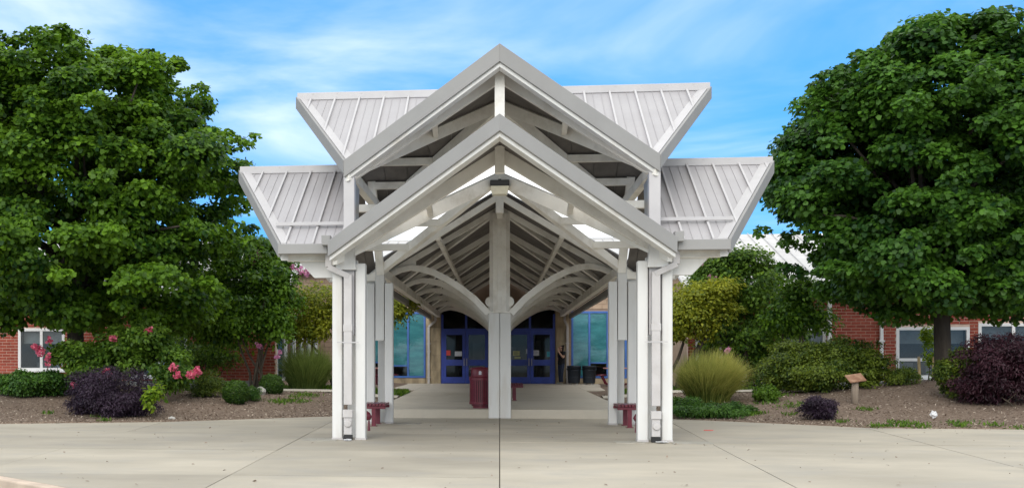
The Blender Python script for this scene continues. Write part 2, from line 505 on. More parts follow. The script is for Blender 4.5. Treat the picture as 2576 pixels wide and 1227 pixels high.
def ground_at(px, py):
    z = 0.2
    for _ in range(25):
        p = at(px, py, min(z, 1.3)); z = 0.5 * z + 0.5 * float(bed_z(p.x, p.y))
    return Vector((p.x, p.y, float(bed_z(p.x, p.y))))

g = MB(); g.add([(-900, -60, -0.3), (900, -60, -0.3), (900, 1500, -0.3), (-900, 1500, -0.3)], [(0, 1, 2, 3)])
tag(g.build('ground', M['lawn']), kind='structure')
g = MB(); g.add([(-60, -30, -0.135), (60, -30, -0.135), (60, 22, -0.135), (-60, 22, -0.135)], [(0, 1, 2, 3)])
tag(g.build('road', M['road']), kind='structure')

CURB = [(-3.0, -10), (-3.05, 4), (-3.15, 8), (-3.62, 10.4), (-4.65, 12.09), (-6.03, 13.33), (-7.6, 14.6), (-12, 16.9), (-25, 18.8), (-45, 20)]
PLAZA = [(40, -10)] + [(x, y) for x, y in EX[::-1] if -45 < x <= 40] + CURB[::-1]
base = MB()
tri = [(x, y, -0.02) for x, y in PLAZA]
base.v = tri; base.f = [tuple(range(len(tri)))]
plaza = tag(base.build('plaza', M['joint']), kind='structure')
bm = bmesh.new(); bm.from_mesh(plaza.data); bmesh.ops.triangulate(bm, faces=bm.faces); bm.to_mesh(plaza.data); bm.free()

def taper(x, y):
    return (x * (1 + 0.0125 * (y - 20)), y)
XL = [-46, -25, -17.9, -14.3, -10.7, -7.1, -3.55, 0, 3.55, 7.1, 10.7, 14.3, 17.9, 25, 42]
YL_L = [-10, -2, 2, 6, 9.8, 13.7, 17.5, 21.7, 26, 30]
YL_R = [-10, -2, 2, 5, 8.3, 12.1, 15.9, 19.75, 24, 30]
for i in range(len(XL) - 1):
    yl = YL_L if XL[i + 1] <= 0 else YL_R
    for j in range(len(yl) - 1):
        gx, gy = (0.007, 0.0045)
        cell = [taper(XL[i] + gx, yl[j] + gy), taper(XL[i + 1] - gx, yl[j] + gy), taper(XL[i + 1] - gx, yl[j + 1] - gy), taper(XL[i] + gx, yl[j + 1] - gy)]
        p = clip_convex(PLAZA, cell)
        if len(p) < 3 or area(p) < 0.02: continue
        dz = rng.uniform(-0.003, 0.003)
        MB().prism(p, lambda x, y: dz, 0.10).build('concrete_slab', M['concrete'], plaza)

# pinkish kerb stones along the roadway
kerb = empty('kerb'); kerb['kind'] = 'structure'
pts = []
for (a, b) in zip(CURB[:-1], CURB[1:]):
    n = max(1, int((Vector(b) - Vector(a)).length / 1.2))
    pts += [(a[0] + (b[0] - a[0]) * k / n, a[1] + (b[1] - a[1]) * k / n) for k in range(n)]
pts.append(CURB[-1])
for a, b in zip(pts[:-1], pts[1:]):
    a = Vector((*a, 0.004)); b = Vector((*b, 0.004)); t = (b - a).normalized() * 0.004
    MB().beam(a + t, b - t, 0.17, 0.2, off=-0.09).build('kerb_stone', M['kerb'], kerb, bevel=0.02)

# the mulched bed
xs = np.arange(-60, 60.01, 0.45)
es = np.array([-0.25, -0.02, 0.0, 0.2, 0.45, 0.7, 1, 1.35, 1.7, 2.1, 2.5, 3, 3.5, 4, 4.6, 5.2, 5.8, 6.4, 7, 8, 9, 10.5, 12, 14, 17, 21, 26, 34])
XX, EE = np.meshgrid(xs, es)
YY = edge(XX) + EE
ZZ = bed_z(XX, YY + 1e-6) + np.where(EE > 0.1, rng.normal(0, 0.012, XX.shape), 0)
mb = MB()
mb.v = list(zip(XX.ravel().tolist(), YY.ravel().tolist(), ZZ.ravel().tolist()))
nx = len(xs)
mb.f = [(j * nx + i, j * nx + i + 1, (j + 1) * nx + i + 1, (j + 1) * nx + i) for j in range(len(es) - 1) for i in range(nx - 1)]
tag(mb.build('planting_bed', M['mulch'], smooth=True), kind='structure')

# raised walk up to the doors, its step and slabs
walk = MB()
walk.add([(-3.0, WY0 + .02, 0.19), (3.0, WY0 + .02, 0.19), (3.0, WY1, float(walk_z(WY1)) - 0.02), (-3.0, WY1, float(walk_z(WY1)) - 0.02)], [(0, 1, 2, 3)])
walk = tag(walk.build('walkway', M['joint']), kind='structure')
yw = [WY0, 31.6, 35.6, 39.6, 43.6, 47.2, WY1]
for a, b in zip(yw[:-1], yw[1:]):
    for x0, x1 in ((-3.05, -0.006), (0.006, 3.05)):
        MB().prism([(x0, a + .006), (x1, a + .006), (x1, b - .006), (x0, b - .006)], lambda x, y: float(walk_z(y)), 0.3).build('concrete_slab', M['concrete_lifted'], walk)
for sx, x1 in ((-1, 7.0), (1, 7.2)):       # apron before the windows
    for a, b in ((41.6, 46.0), (46.0, WY1)):
        for u, v in ((3.06, 5.1), (5.1, x1)):
            if a < 42 and u > 4: continue
            q = [(sx * u + .006 * sx, a + .006), (sx * v - .006 * sx, a + .006), (sx * v - .006 * sx, b - .006), (sx * u + .006 * sx, b - .006)]
            MB().prism(q if sx > 0 else q[::-1], lambda x, y: float(walk_z(y)), 0.3).build('concrete_slab', M['concrete_lifted'], walk)

def drape(name, x0, x1, y0f, y1f, m, dz):
    mb = MB(); n = 40
    for i in range(n + 1):
        x = x0 + (x1 - x0) * i / n
        for k in range(4):
            y = y0f(x) + (y1f(x) - y0f(x)) * k / 3
            mb.v.append((x, y, float(bed_z(x, y)) + dz + (0.0 if 0 < k < 3 else -0.05)))
    for i in range(n):
        for k in range(3):
            a = i * 4 + k
            mb.f.append((a, a + 4, a + 5, a + 1))
    return tag(mb.build(name, m), kind='structure')
drape('path', -3.1, -17, lambda x: 34.6 - 0.02 * x, lambda x: 35.8 - 0.02 * x, M['concrete_lifted'], 0.07)
drape('path', 3.1, 16, lambda x: 34.9 + 0.02 * x, lambda x: 36.1 + 0.02 * x, M['concrete_lifted'], 0.07)

# square concrete footings let into the plaza beside the posts
for (x, y, a, b, lab) in ((-3.12, 19.95, 0.30, 0.34, 'square grey concrete patch beside the front left post of the canopy'),
                          (3.22, 19.86, 0.33, 0.30, 'square grey concrete patch outside the front right post of the canopy'),
                          (2.2, 19.95, 0.24, 0.26, 'small grey concrete patch on the inner side of the front right post'),
                          (-2.05, 25.3, 0.32, 0.30, 'flat grey concrete patch beside the rear left bench')):
    o = MB().prism([(x - a, y - b), (x + a, y - b), (x + a, y + b), (x - a, y + b)], lambda p, q: 0.007, 0.1).build('concrete_patch', M['patch'])
    tag(o, lab, 'concrete patch', 'concrete patches round the posts')

# ================================================================== CANOPY TOWER
YC = 22.7
PX, PYF, PYR = 2.64, 20.1, 25.3             # corner clusters
LZ, LS = 5.17, 0.617
UZ, US = 6.62, 0.65
LTS, LTF, LE, LEF, LC = 5.18, 4.70, 3.82, 3.28, 2.87
UTS, UTF, UC = 4.01, 3.42, 2.69
tower = empty('entrance_canopy', (0, YC, 0), label='tall white and grey pavilion with two tiers of winged metal gable roofs', cat='canopy')
TP = tower
def W(mb, name, m, bevel=0.006, parent=None):
    """build in world coordinates, then hang on the tower"""
    o = mb.build(name, m, bevel=bevel)
    o.parent = parent or tower
    o.matrix_parent_inverse = Matrix.Translation((0, -YC, 0))
    return o
def zU_side(x, y): return UZ - US * abs(y - YC)
def zU_front(x, y): return UZ - US * abs(x)
def zL_side(x, y): return LZ - LS * abs(y - YC)
def zL_front(x, y): return LZ - LS * abs(x)

def facet(poly, ax, zf, visible, tier):
    lo = min(p[ax] for p in poly); hi = max(p[ax] for p in poly)
    pitch = 0.163
    if visible:
        k0 = math.floor(lo / pitch); k1 = math.ceil(hi / pitch)
        for k in range(k0, k1):
            q = clip_strip(poly, ax, k * pitch + 0.004, (k + 1) * pitch - 0.004)
            if len(q) < 3 or area(q) < 0.002: continue
            W(MB().prism(q, zf, 0.02), 'roof_panel', M['roof'], 0)
            # standing seam on each joint, a tall batten on every third
            x = (k + 1) * pitch
            big = (k % 3 == 0)
            s = clip_strip(poly, ax, x - (0.018 if big else 0.004), x + (0.018 if big else 0.004))
            if len(s) >= 3:
                h = 0.060 if big else 0.012
                W(MB().prism(s, lambda a, b: zf(a, b) + h, h + 0.012), 'batten' if big else 'seam', M['seam'] if big else M['roof'], 0)
    else:
        W(MB().prism(poly, zf, 0.02), 'roof_slope', M['roof'], 0)
    # boarded underside
    pitch = 0.49
    for k in range(math.floor(lo / pitch), math.ceil(hi / pitch)):
        q = clip_strip(poly, ax, k * pitch + 0.005, (k + 1) * pitch - 0.005)
        if len(q) < 3 or area(q) < 0.01: continue
        W(MB().prism(q, lambda a, b: zf(a, b) - 0.03, 0.035), 'deck_board', M['deck'], 0)

for sx in (-1, 1):
    for sy in (-1, 1):
        facet([(0, YC), (sx * UTS, YC), (sx * UC, YC + sy * UC)], 0, zU_side, sy < 0, 'u')
        facet([(0, YC), (0, YC + sy * UTF), (sx * UC, YC + sy * UC)], 1, zU_front, False, 'u')
        facet([(sx * 2.76, YC), (sx * LTS, YC), (sx * LE, YC + sy * LC), (sx * LC, YC + sy * LC), (sx * 2.76, YC + sy * 2.76)], 0, zL_side, sy < 0, 'l')
        if sy < 0:
            facet([(0, YC - 2.38), (0, YC - LTF), (sx * LC, YC - LEF), (sx * LC, YC - LC), (sx * 2.38, YC - 2.38)], 1, zL_front, False, 'l')

def rake(p_tip, p_end, kind):
    """grey fascia over a white barge beam along one raking edge"""
    pass

for sx in (-1, 1):
    # front barges: upper and lower
    for (tz, tf, xe, ye, sl, hh) in ((UZ, UTF, UC + 0.02, UC, US, 0.30), (LZ, LTF, LC + 0.03, LEF, LS, 0.265)):
        a = Vector((0, YC - tf, tz + 0.05)); b = Vector((sx * xe, YC - ye, tz - sl * xe + 0.05))
        W(MB().beam(a, b, 0.05, hh, off=0.03 * sx, cut0=(0, 0.0)), 'fascia', M['fascia'], 0.006)
        a2 = a - Vector((0, 0, 0.09)); b2 = b - Vector((0, 0, 0.09))
        W(MB().beam(a2, b2, 0.17, hh - 0.02, off=-0.085 * sx, cut0=(0, 0.0)), 'barge_beam', M['white'], 0.008)
    # rear barge of the upper roof
    a = Vector((0, YC + UTF, UZ + 0.05)); b = Vector((sx * UC, YC + UC, UZ - US * UC + 0.05))
    W(MB().beam(a, b, 0.05, 0.3, off=-0.03 * sx, cut0=(0, 0.0)), 'fascia', M['fascia'], 0.006)
    W(MB().beam(a - Vector((0, 0, .09)), b - Vector((0, 0, .09)), 0.17, 0.28, off=0.085 * sx, cut0=(0, 0.0)), 'barge_beam', M['white'], 0.008)
    # side barges, both tiers, both slopes
    for sy in (-1, 1):
        for (tz, ts, xe, ye, sl) in ((UZ, UTS, UC, UC, US), (LZ, LTS, LE, LC, LS)):
            a = Vector((sx * ts, YC, tz + 0.045)); b = Vector((sx * xe, YC + sy * ye, tz - sl * ye + 0.045))
            o_ = -0.03 * sx * sy
            W(MB().beam(a, b, 0.05, 0.24, off=-o_, cut0=(1, YC)), 'fascia', M['fascia'], 0.006)
            W(MB().beam(a + Vector((0, 0, 0.012)), b + Vector((0, 0, 0.012)), 0.17, 0.06, off=o_ * 3.0, cut0=(1, YC)), 'rake_flashing', M['seam'], 0.004)
            W(MB().beam(a - Vector((0, 0, 0.10)), b - Vector((0, 0, 0.10)), 0.13, 0.2, off=o_ * 2.4, cut0=(1, YC)), 'barge_beam', M['white'], 0.006)
    # ridge caps
    W(MB().box(min(sx * 0.12, sx * (UTS + .02)), max(sx * 0.12, sx * (UTS + .02)), YC - 0.07, YC + 0.07, UZ - 0.03, UZ + 0.12), 'ridge_cap', M['seam'], 0.008)
    W(MB().box(min(sx * 2.70, sx * (LTS + .02)), max(sx * 2.70, sx * (LTS + .02)), YC - 0.07, YC + 0.07, LZ - 0.03, LZ + 0.12), 'ridge_cap', M['seam'], 0.008)
    for tz, x0, x1 in ((UZ, 0.4, UTS), (LZ, 2.7, LTS)):
        for k in range(int((x1 - x0) / 0.49)):
            xx = sx * (x1 - 0.3 - 0.49 * k)
            W(MB().box(xx - .008, xx + .008, YC - 0.076, YC - 0.07, tz + 0.08, tz + 0.096), 'bolt', M['spout'], 0)
    # valley rafters of both tiers
    for sy in (-1, 1):
        W(MB().beam((0, YC, UZ - 0.09), (sx * UC, YC + sy * UC, UZ - US * UC - 0.09), 0.13, 0.24), 'valley_rafter', M['beam'])
        W(MB().beam((0, YC, LZ - 0.07), (sx * LC, YC + sy * LC, LZ - LS * LC - 0.07), 0.14, 0.27 if sy < 0 else 0.19), 'valley_rafter', M['beam'])
    # trusses in the planes of the posts
    for y, zt, sl, xe, nm in ((PYF, LZ - 0.068, LS, 2.84, 'l'), (PYR, LZ - 0.10, LS, 2.84, 'l'), (YC - 2.5, UZ - 0.12, US, 2.62, 'u'), (YC + 2.5, UZ - 0.12, US, 2.62, 'u')):
        W(MB().beam((0, y, zt), (sx * xe, y, zt - sl * xe), 0.13, 0.15 if y == PYR else 0.25), 'rafter', M['beam'])
    # short struts between barge rafter and valley rafter
    for tz, sl, q in ((LZ, LS, 1.25), (UZ, US, 1.15)):
        W(MB().bar((sx * q, PYF + 0.02, tz - sl * q - 0.2), (sx * (q + .03), YC - q - 0.15, tz - sl * q - 0.28), 0.10, 0.10), 'strut', M['beam'])
    # purlins under the rear slopes of the side gables
    for off in (1.352, 1.97):
        z = UZ - US * off - 0.10
        x0, x1 = off + 0.05, (2.72 if off > 1.5 else 3.2)
        W(MB().box(min(sx * x0, sx * x1), max(sx * x0, sx * x1), YC + off - .06, YC + off + .06, z - 0.15, z), 'purlin', M['beam'])
        W(MB().box(min(sx * x0, sx * x1), max(sx * x0, sx * x1), YC - off - .06, YC - off + .06, z - 0.15, z), 'purlin', M['beam'])
    for off in (1.2, 1.9):
        z = LZ - LS * off - 0.10
        for s2 in (-1, 1):
            W(MB().box(min(sx * (off + .05), sx * 3.9), max(sx * (off + .05), sx * 3.9), YC + s2 * off - .06, YC + s2 * off + .06, z - 0.14, z), 'purlin', M['beam'])
    # eave beams along the sides and ties between the posts
    W(MB().box(sx * PX - .07, sx * PX + .07, PYF + .1, PYR - .1, 4.62, 4.80), 'eave_beam', M['beam'])
    for y in (PYF, PYR):
        W(MB().box(min(sx * 2.74, sx * 3.75), max(sx * 2.74, sx * 3.75), y - .06, y + .06, 3.15, 3.30), 'eave_beam', M['beam'])
    # clerestory side panel beside each front post, seen edge-on between the tiers
    W(MB().extr([(PYF + .11, 3.62), (PYF + .75, 3.62), (PYF + .95, 4.55), (PYF + .11, 4.60)], 'x', sx * 2.60 - .02, sx * 2.60 + .02), 'gusset_panel', M['fascia'], 0)

# king posts
W(MB().box(-.085, .085, YC - 3.05, YC - 2.88, 5.30, UZ - 0.12), 'king_post', M['beam'])
W(MB().box(-.085, .085, YC - 2.86, YC - 2.69, 4.62, LZ - 0.08), 'king_post', M['beam'])
W(MB().box(-.085, .085, PYR - .09, PYR + .09, 4.62, LZ - 0.13), 'king_post', M['beam'])
W(MB().box(-.10, .10, YC - .1, YC + .1, 4.88, LZ - 0.05), 'hub', M['beam'])
W(MB().box(-.10, .10, YC - .1, YC + .1, UZ - 0.55, UZ - 0.07), 'hub', M['beam'])

# corner post clusters: two white fins clasp a centre post that stops above head height
for sx in (-1, 1):
    for y, top in ((PYF, 4.82), (PYR, 3.45)):
        cx = sx * PX
        for k in (-1, 1):
            x = cx + k * 0.205
            W(MB().box(x - .09, x + .09, y - .11, y + .11, 0.02, 3.10), 'fin_post', M['white'], 0.022)
            W(MB().box(x - .097, x + .097, y - .117, y + .117, 0.0, 0.035), 'base_plate', M['spout'], 0)
        W(MB().box(cx - .098, cx + .098, y - .085, y + .12, 1.83, top), 'centre_post', M['white'] if y > 22 else M['seam'], 0.012)
        W(MB().box(cx - .09, cx + .09, y + 0.40, y + 0.56, 0.0, 3.2), 'back_post', M['white'], 0.012)
        W(MB().box(cx - .085, cx + .085, y + 0.12, y + 0.40, 2.75, 2.95), 'spacer', M['white'], 0.01)
    # raking struts from the rear posts up under the upper roof
    W(MB().bar((sx * 2.62, PYR - .05, 3.3), (sx * 2.76, YC + 2.02, 5.28), 0.17, 0.17), 'raking_strut', M['beam'])
    # outrigger bracket with a slanted end, front and rear
    for y in (PYF, PYR):
        b_ = [(sx * 2.745, 2.86), (sx * 3.28, 2.86), (sx * 3.70, 3.30), (sx * 2.745, 3.30)]
        W(MB().extr(b_, 'y', y + 0.05, y + 0.17), 'bracket', M['white'], 0.006)
    # slanted head of the front post into the barge
    W(MB().extr([(sx * 2.50, 2.98), (sx * 2.86, 2.98), (sx * 2.86, 3.30), (sx * 2.56, 3.52)], 'y', PYF - 0.20, PYF - 0.09), 'post_head', M['white'], 0.006)
    # eave gutter along the side roof, its end box, and the downspout to the ground
    x0, x1 = sx * 2.98, sx * (LE + 0.02)
    zt = LZ - LS * LC
    W(MB().box(min(x0, x1), max(x0, x1), YC - LC - 0.16, YC - LC - 0.03, zt - 0.15, zt + 0.02), 'gutter', M['fascia'], 0.006)
    W(MB().box(min(x0, x1), max(x0, x1), YC + LC + 0.03, YC + LC + 0.16, zt - 0.15, zt + 0.02), 'gutter', M['fascia'], 0.006)
    xb = sx * 2.98
    W(MB().box(xb - .075, xb + .075, YC - LC - .30, YC - LC - .08, zt - 0.02, zt + 0.15), 'gutter_end_box', M['fascia'], 0.008)
    ys = PYF - 0.20
    mb = MB()
    mb.box(xb - .058, xb + .058, ys - .05, ys + .05, 3.03, zt - 0.15)
    W(mb, 'downspout', M['spout'], 0.008)
    W(MB().bar((xb + sx * .01, ys, 3.03), (sx * PX - sx * .02, ys, 2.86), 0.112, 0.098), 'downspout', M['spout'], 0.008)
    W(MB().box(sx * PX - .072, sx * PX + .072, ys - .05, ys + .05, 0.62, 2.90), 'downspout', M['spout'], 0.008)
    W(MB().box(sx * PX - .080, sx * PX + .080, ys - .058, ys + .058, 1.90, 2.02), 'spout_collar', M['spout'], 0.004)
    W(MB().box(sx * PX - .19, sx * PX + .19, ys - .056, ys - .050, 1.70, 1.72), 'spout_strap', M['seam'], 0)
    W(MB().box(sx * PX - .085, sx * PX + .085, ys - .075, ys + .06, 0.40, 0.535), 'spout_boot', M['spout'], 0.006)
    W(MB().box(sx * PX - .070, sx * PX + .070, ys - .05, ys + .05, 0.10, 0.40), 'spout_boot', M['spout'], 0.006)
    W(MB().box(sx * PX - .076, sx * PX + .076, ys - .055, ys + .055, 0.0, 0.095), 'spout_boot', M['black'], 0.006)
    cap = MB().lathe([(0.0, 0), (.062, 0), (.068, .012), (.06, .03), (.02, .034), (0.0, .034)], 14, cap=False)
    o = W(cap, 'clean_out_cap', M['spout'], 0)
    o.matrix_parent_inverse = Matrix.Identity(4)
    o.location = (sx * PX + 0.005, ys - .06 - YC, 0.28 if sx > 0 else 0.30); o.rotation_euler = (R(90), 0, 0)
    # snow rail on the lower side roof
    off = 2.30
    z = zL_side(0, YC - off) + 0.07
    W(MB().box(min(sx * 2.72, sx * 4.02), max(sx * 2.72, sx * 4.02), YC - off - .03, YC - off + .03, z, z + 0.06), 'snow_rail', M['seam'], 0.004)

# flood-lamp under the apex, hung from the canopy
lamp = empty('hanging_light', (0, YC - 0.24, 4.67), label='boxy light with black top and pale lens hung under the canopy apex', cat='light fixture')
MB().box(-.185, .185, -.16, .16, .10, .215).build('housing', M['black'], lamp, bevel=0.015)
MB().add([(x * k, y * k, z) for z, k in ((0.1, 1.0), (-.06, .80)) for x, y in ((-.18, -.155), (.18, -.155), (.18, .155), (-.18, .155))],
         [(3, 2, 1, 0), (4, 5, 6, 7), (0, 1, 5, 4), (1, 2, 6, 5), (2, 3, 7, 6), (3, 0, 4, 7)]).build('lens', M['lens'], lamp, bevel=0.01)
MB().box(-.03, .03, -.03, .30, .215, .25).build('hanger', M['black'], lamp)

# ================================================================== VAULTED WALKWAY CANOPY
vault = empty('vaulted_walkway', (0, 27.6, 0), label='long white canopy of arched ribs on centre posts between tower and doors', cat='canopy')
def V(mb, name, m, bevel=0.006):
    o = mb.build(name, m, bevel=bevel)
    o.parent = vault
    o.matrix_parent_inverse = Matrix.Translation((0, -27.6, 0))
    return o
VY0, VY1, VXE = 25.45, 50.38, 2.98
VZ = LZ
VLS = 0.575
FR = [27.75 + 4.42 * k for k in range(6)]
for sx in (-1, 1):
    V(MB().prism([(0, VY0), (sx * VXE, VY0), (sx * VXE, VY1), (0, VY1)][::sx], lambda x, y: VZ - VLS * abs(x) + 0.02, 0.03), 'roof_slope', M['roof'], 0)
    k = 0; y = VY0
    while y < VY1 - 0.1:
        y2 = min(y + 0.62, VY1)
        V(MB().prism([(sx * .02, y + .005), (sx * VXE, y + .005), (sx * VXE, y2 - .005), (sx * .02, y2 - .005)][::sx], lambda x, y_: VZ - VLS * abs(x) - 0.02, 0.035), 'deck_board', M['deck'], 0)
        y = y2
    # eave beam and gutter
    V(MB().box(min(sx * 2.60, sx * 2.76), max(sx * 2.60, sx * 2.76), PYR + .13, VY1, 3.28, 3.50), 'eave_beam', M['beam'])
    V(MB().box(min(sx * 2.99, sx * 3.10), max(sx * 2.99, sx * 3.10), PYR + .6, VY1, 3.20, 3.40), 'gutter', M['fascia'])
    # mid-slope purlin
    xq = 1.36
    V(MB().box(min(sx * (xq - .05), sx * (xq + .05)), max(sx * (xq - .05), sx * (xq + .05)), PYR, VY1, VZ - VLS * xq - 0.34, VZ - VLS * xq - 0.24), 'purlin', M['beam'])
    prof = [(.27, 2.52), (.60, 2.87), (.93, 3.13), (1.27, 3.35), (1.60, 3.52), (1.90, 3.61), (2.15, 3.635), (2.40, 3.585), (2.64, 3.48)]
    for i, y in enumerate(FR):
        # arched rib
        up = []; lo = []
        for k, (x, z) in enumerate(prof):
            a = Vector(prof[max(k - 1, 0)]); b = Vector(prof[min(k + 1, len(prof) - 1)])
            n = Vector((-(b - a).y, (b - a).x)).normalized() * (0.075 if k < 6 else 0.06)
            up.append((sx * (x + n.x), z + n.y)); lo.append((sx * (x - n.x), z - n.y))
        q = MB(); n = len(up)
        for yy in (y - .115, y + .115):
            q.v += [(u, yy, v) for u, v in up] + [(u, yy, v) for u, v in lo]
        for k in range(n - 1):
            q.f += [(k, k + 1, n + k + 1, n + k), (2 * n + k, 3 * n + k, 3 * n + k + 1, 2 * n + k + 1),
                    (k, 2 * n + k, 2 * n + k + 1, k + 1), (n + k, n + k + 1, 3 * n + k + 1, 3 * n + k)]
        q.f += [(0, n, 3 * n, 2 * n), (n - 1, 3 * n - 1, 4 * n - 1, 2 * n - 1)]
        V(q, 'arch_rib', M['beam'], 0)
        # solid web between arch and rafter near the eave
        xs_ = [2.10, 2.20, 2.45, 2.60]
        web = [(sx * 2.02, 3.66), (sx * 2.40, 3.62), (sx * 2.68, 3.50), (sx * 2.70, VZ - VLS * 2.70 - .07), (sx * 2.02, VZ - VLS * 2.02 - .10)]
        if i == 0: V(MB().extr(web, 'y', y - .05, y + .05), 'web_panel', M['beam'], 0)
        V(MB().beam((0, y, VZ - .06), (sx * 2.68, y, VZ - .06 - VLS * 2.68), 0.11, 0.15), 'rafter', M['beam'])
        if i < len(FR) - 1:
            V(MB().beam((0, y + .2, VZ - .07), (sx * 2.64, y + 3.2, VZ - .07 - VLS * 2.64), 0.08, 0.12), 'diagonal_brace', M['beam'])
            pass
V(MB().box(-.07, .07, PYR + .1, VY1, VZ - .40, VZ - .12), 'ridge_beam', M['beam'])
for y in FR[:-1]:
    z0 = float(walk_z(y + .3)) if y > 28 else 0.0
    # cruciform centre post: four leaves, a wider head above the springing
    for dx, dy, a, b in ((-.136, 0, .132, .10), (.136, 0, .132, .10), (0, .16, .09, .11)):
        V(MB().box(dx - a, dx + a, y + dy - b, y + dy + b, z0, 2.53), 'centre_post', M['white'], 0.02)
    V(MB().box(-.285, .285, y - .13, y + .13, 2.53, 2.56), 'cap_plate', M['beam'], 0)
    mb = MB()
    c = 0.09
    mb.extr([(-.245, y - .14 + c), (-.245 + c, y - .14), (.245 - c, y - .14), (.245, y - .14 + c), (.245, y + .14), (-.245, y + .14)], 'z', 2.56, VZ - .24)
    V(mb, 'post_head', M['beam'], 0.004)
    V(MB().box(-.055, .055, y - .185, y - .138, 2.56, VZ - .30), 'post_rib', M['beam'], 0.004)
    for sx in (-1, 1):
        d = MB().lathe([(.0, -.05), (.125, -.05), (.125, .05), (.0, .05)], 20, cap=False)
        o = V(d, 'hinge_disc', M['beam'], 0)
        o.matrix_parent_inverse = Matrix.Identity(4)
        o.location = (sx * .22, y - 27.6 - 0.02, 2.80); o.rotation_euler = (R(90), 0, 0)

# ================================================================== SCHOOL BUILDING
BY = 50.5
bld = empty('school_building', (0, BY, 0), label='tan block school building with blue glazed entrance and white metal roof', cat='building')
def B(mb, name, m, bevel=0.0, parent=None):
    o = mb.build(name, m, bevel=bevel)
    p = parent or bld
    o.parent = p
    o.matrix_parent_inverse = Matrix.Translation((0, -BY, 0))
    return o
GZ = 0.36
WT = 5.55
DX0, DX1, DZT = -2.56, 2.40, 3.60                # glazed entrance
WL = (-6.35, -3.25, 0.62, 3.52)                  # side windows x0,x1,z0,z1
WR = (3.10, 6.20, 0.62, 3.52)
WN = (-9.85, -8.3, 0.50, 2.95)
wall = MB()
for x0, x1, z0, z1 in ((-10.6, WN[0], -.3, WT), (WN[0], WN[1], -.3, WN[2]), (WN[0], WN[1], WN[3], WT), (WN[1], WL[0], -.3, WT), (WL[1], DX0, -.3, WT), (DX1, WR[0], -.3, WT), (WR[1], 9.5, -.3, WT),
                       (WL[0], WL[1], -.3, WL[2]), (WL[0], WL[1], WL[3], WT), (WR[0], WR[1], -.3, WR[2]), (WR[0], WR[1], WR[3], WT), (DX0, DX1, DZT, WT)):
    wall.box(x0, x1, BY + .05, BY + .35, z0, z1)
B(wall, 'wall', M['block_mortar'])
# tan blocks, running bond, standing proud of the joints
def field(x0, x1, z0, z1, L_, H_, holes, j=0.006, mm=0.06):
    out = []
    nrow = int(math.ceil((z1 - z0) / H_ - 1e-6))
    for r in range(nrow):
        a = z0 + r * H_; b = min(a + H_, z1)
        x = x0 - (L_ / 2 if r % 2 else 0)
        while x < x1 - 1e-6:
            u, v = max(x, x0), min(x + L_, x1)
            segs = [(u, v)]
            for hx0, hx1, hz0, hz1 in holes:
                if b <= hz0 + 1e-6 or a >= hz1 - 1e-6: continue
                ns = []
                for s, t in segs:
                    if t <= hx0 or s >= hx1: ns.append((s, t)); continue
                    if s < hx0: ns.append((s, hx0))
                    if t > hx1: ns.append((hx1, t))
                segs = ns
            for s, t in segs:
                if t - s > mm: out.append((s + j, t - j, a + j, b - j))
            x += L_
    return out
def place_bricks(lst, y, name, m, parent, inv, view, limit=290, depth=0.03):
    """the largest in view as pieces, the rest as one mass"""
    def key(q):
        cx, cz = (q[0] + q[1]) / 2, (q[2] + q[3]) / 2
        return min(max(0, max(vx0 - cx, cx - vx1)) + max(0, max(vz0 - cz, cz - vz1)) for vx0, vx1, vz0, vz1 in view)
    lst = sorted(lst, key=key)
    cache = {}
    for (a, b, c, d) in lst[:limit]:
        k = (round(b - a, 3), round(d - c, 3))
        if k not in cache:
            w_, h_ = (b - a) / 2, (d - c) / 2; e = min(0.008, w_ * .3)
            mb = MB()
            mb.v = [(-w_, depth, -h_), (w_, depth, -h_), (w_, depth, h_), (-w_, depth, h_), (-w_, e * .5, -h_), (w_, e * .5, -h_), (w_, e * .5, h_), (-w_, e * .5, h_),
                    (-w_ + e, 0, -h_ + e), (w_ - e, 0, -h_ + e), (w_ - e, 0, h_ - e), (-w_ + e, 0, h_ - e)]
            mb.f = [(i, (i + 1) % 4, (i + 1) % 4 + 4, i + 4) for i in range(4)] + [(i + 4, (i + 1) % 4 + 4, (i + 1) % 4 + 8, i + 8) for i in range(4)] + [(8, 9, 10, 11)]
            cache[k] = mb.mesh(name, m)
        o = link(name, cache[k], parent, ((a + b) / 2, y - depth + rng.uniform(-.003, .003), (c + d) / 2))
        o.matrix_parent_inverse = inv
    if len(lst) > limit:
        mb = MB()
        for (a, b, c, d) in lst[limit:]: mb.box(a, b, y - depth + rng.uniform(-.003, .003), y, c, d)
        o = mb.build(name + '_mass', m, parent); o.matrix_parent_inverse = inv
        o['kind'] = 'stuff'
Hs = [(WN[0] - .02, WN[1] + .02, 0.0, WN[3] + .02), (WL[0] - .02, WL[1] + .02, 0.3, WL[3] + .02), (WR[0] - .02, WR[1] + .02, 0.3, WR[3] + .02), (DX0 - .7, DX1 + .62, -1, 3.52), (DX0, DX1, -1, 9)]
blocks = field(-10.6, 9.5, GZ, WT, 0.406, 0.203, Hs)
place_bricks(blocks, BY + .05, 'block', M['block'], bld, Matrix.Translation((0, -BY, 0)),
             [(-5.0, -3.0, 3.5, 4.6), (3.0, 5.2, 3.5, 4.6), (-8.2, -6.6, 0.8, 2.0), (6.4, 8, 1, 2), (-9, -7, 4, 5.2), (6.5, 8.5, 4, 5)])
# stained concrete piers either side of the doors
for x0, x1 in ((DX0 - .66, DX0 - .02), (DX1 + .02, DX1 + .60)):
    zz_ = GZ
    while zz_ < 3.5:
        z2 = min(zz_ + 0.62, 3.52)
        B(MB().box(x0, x1, BY - .10, BY + .05, zz_ + .004, z2 - .004), 'pier_block', M['stained'], 0.006)
        zz_ = z2
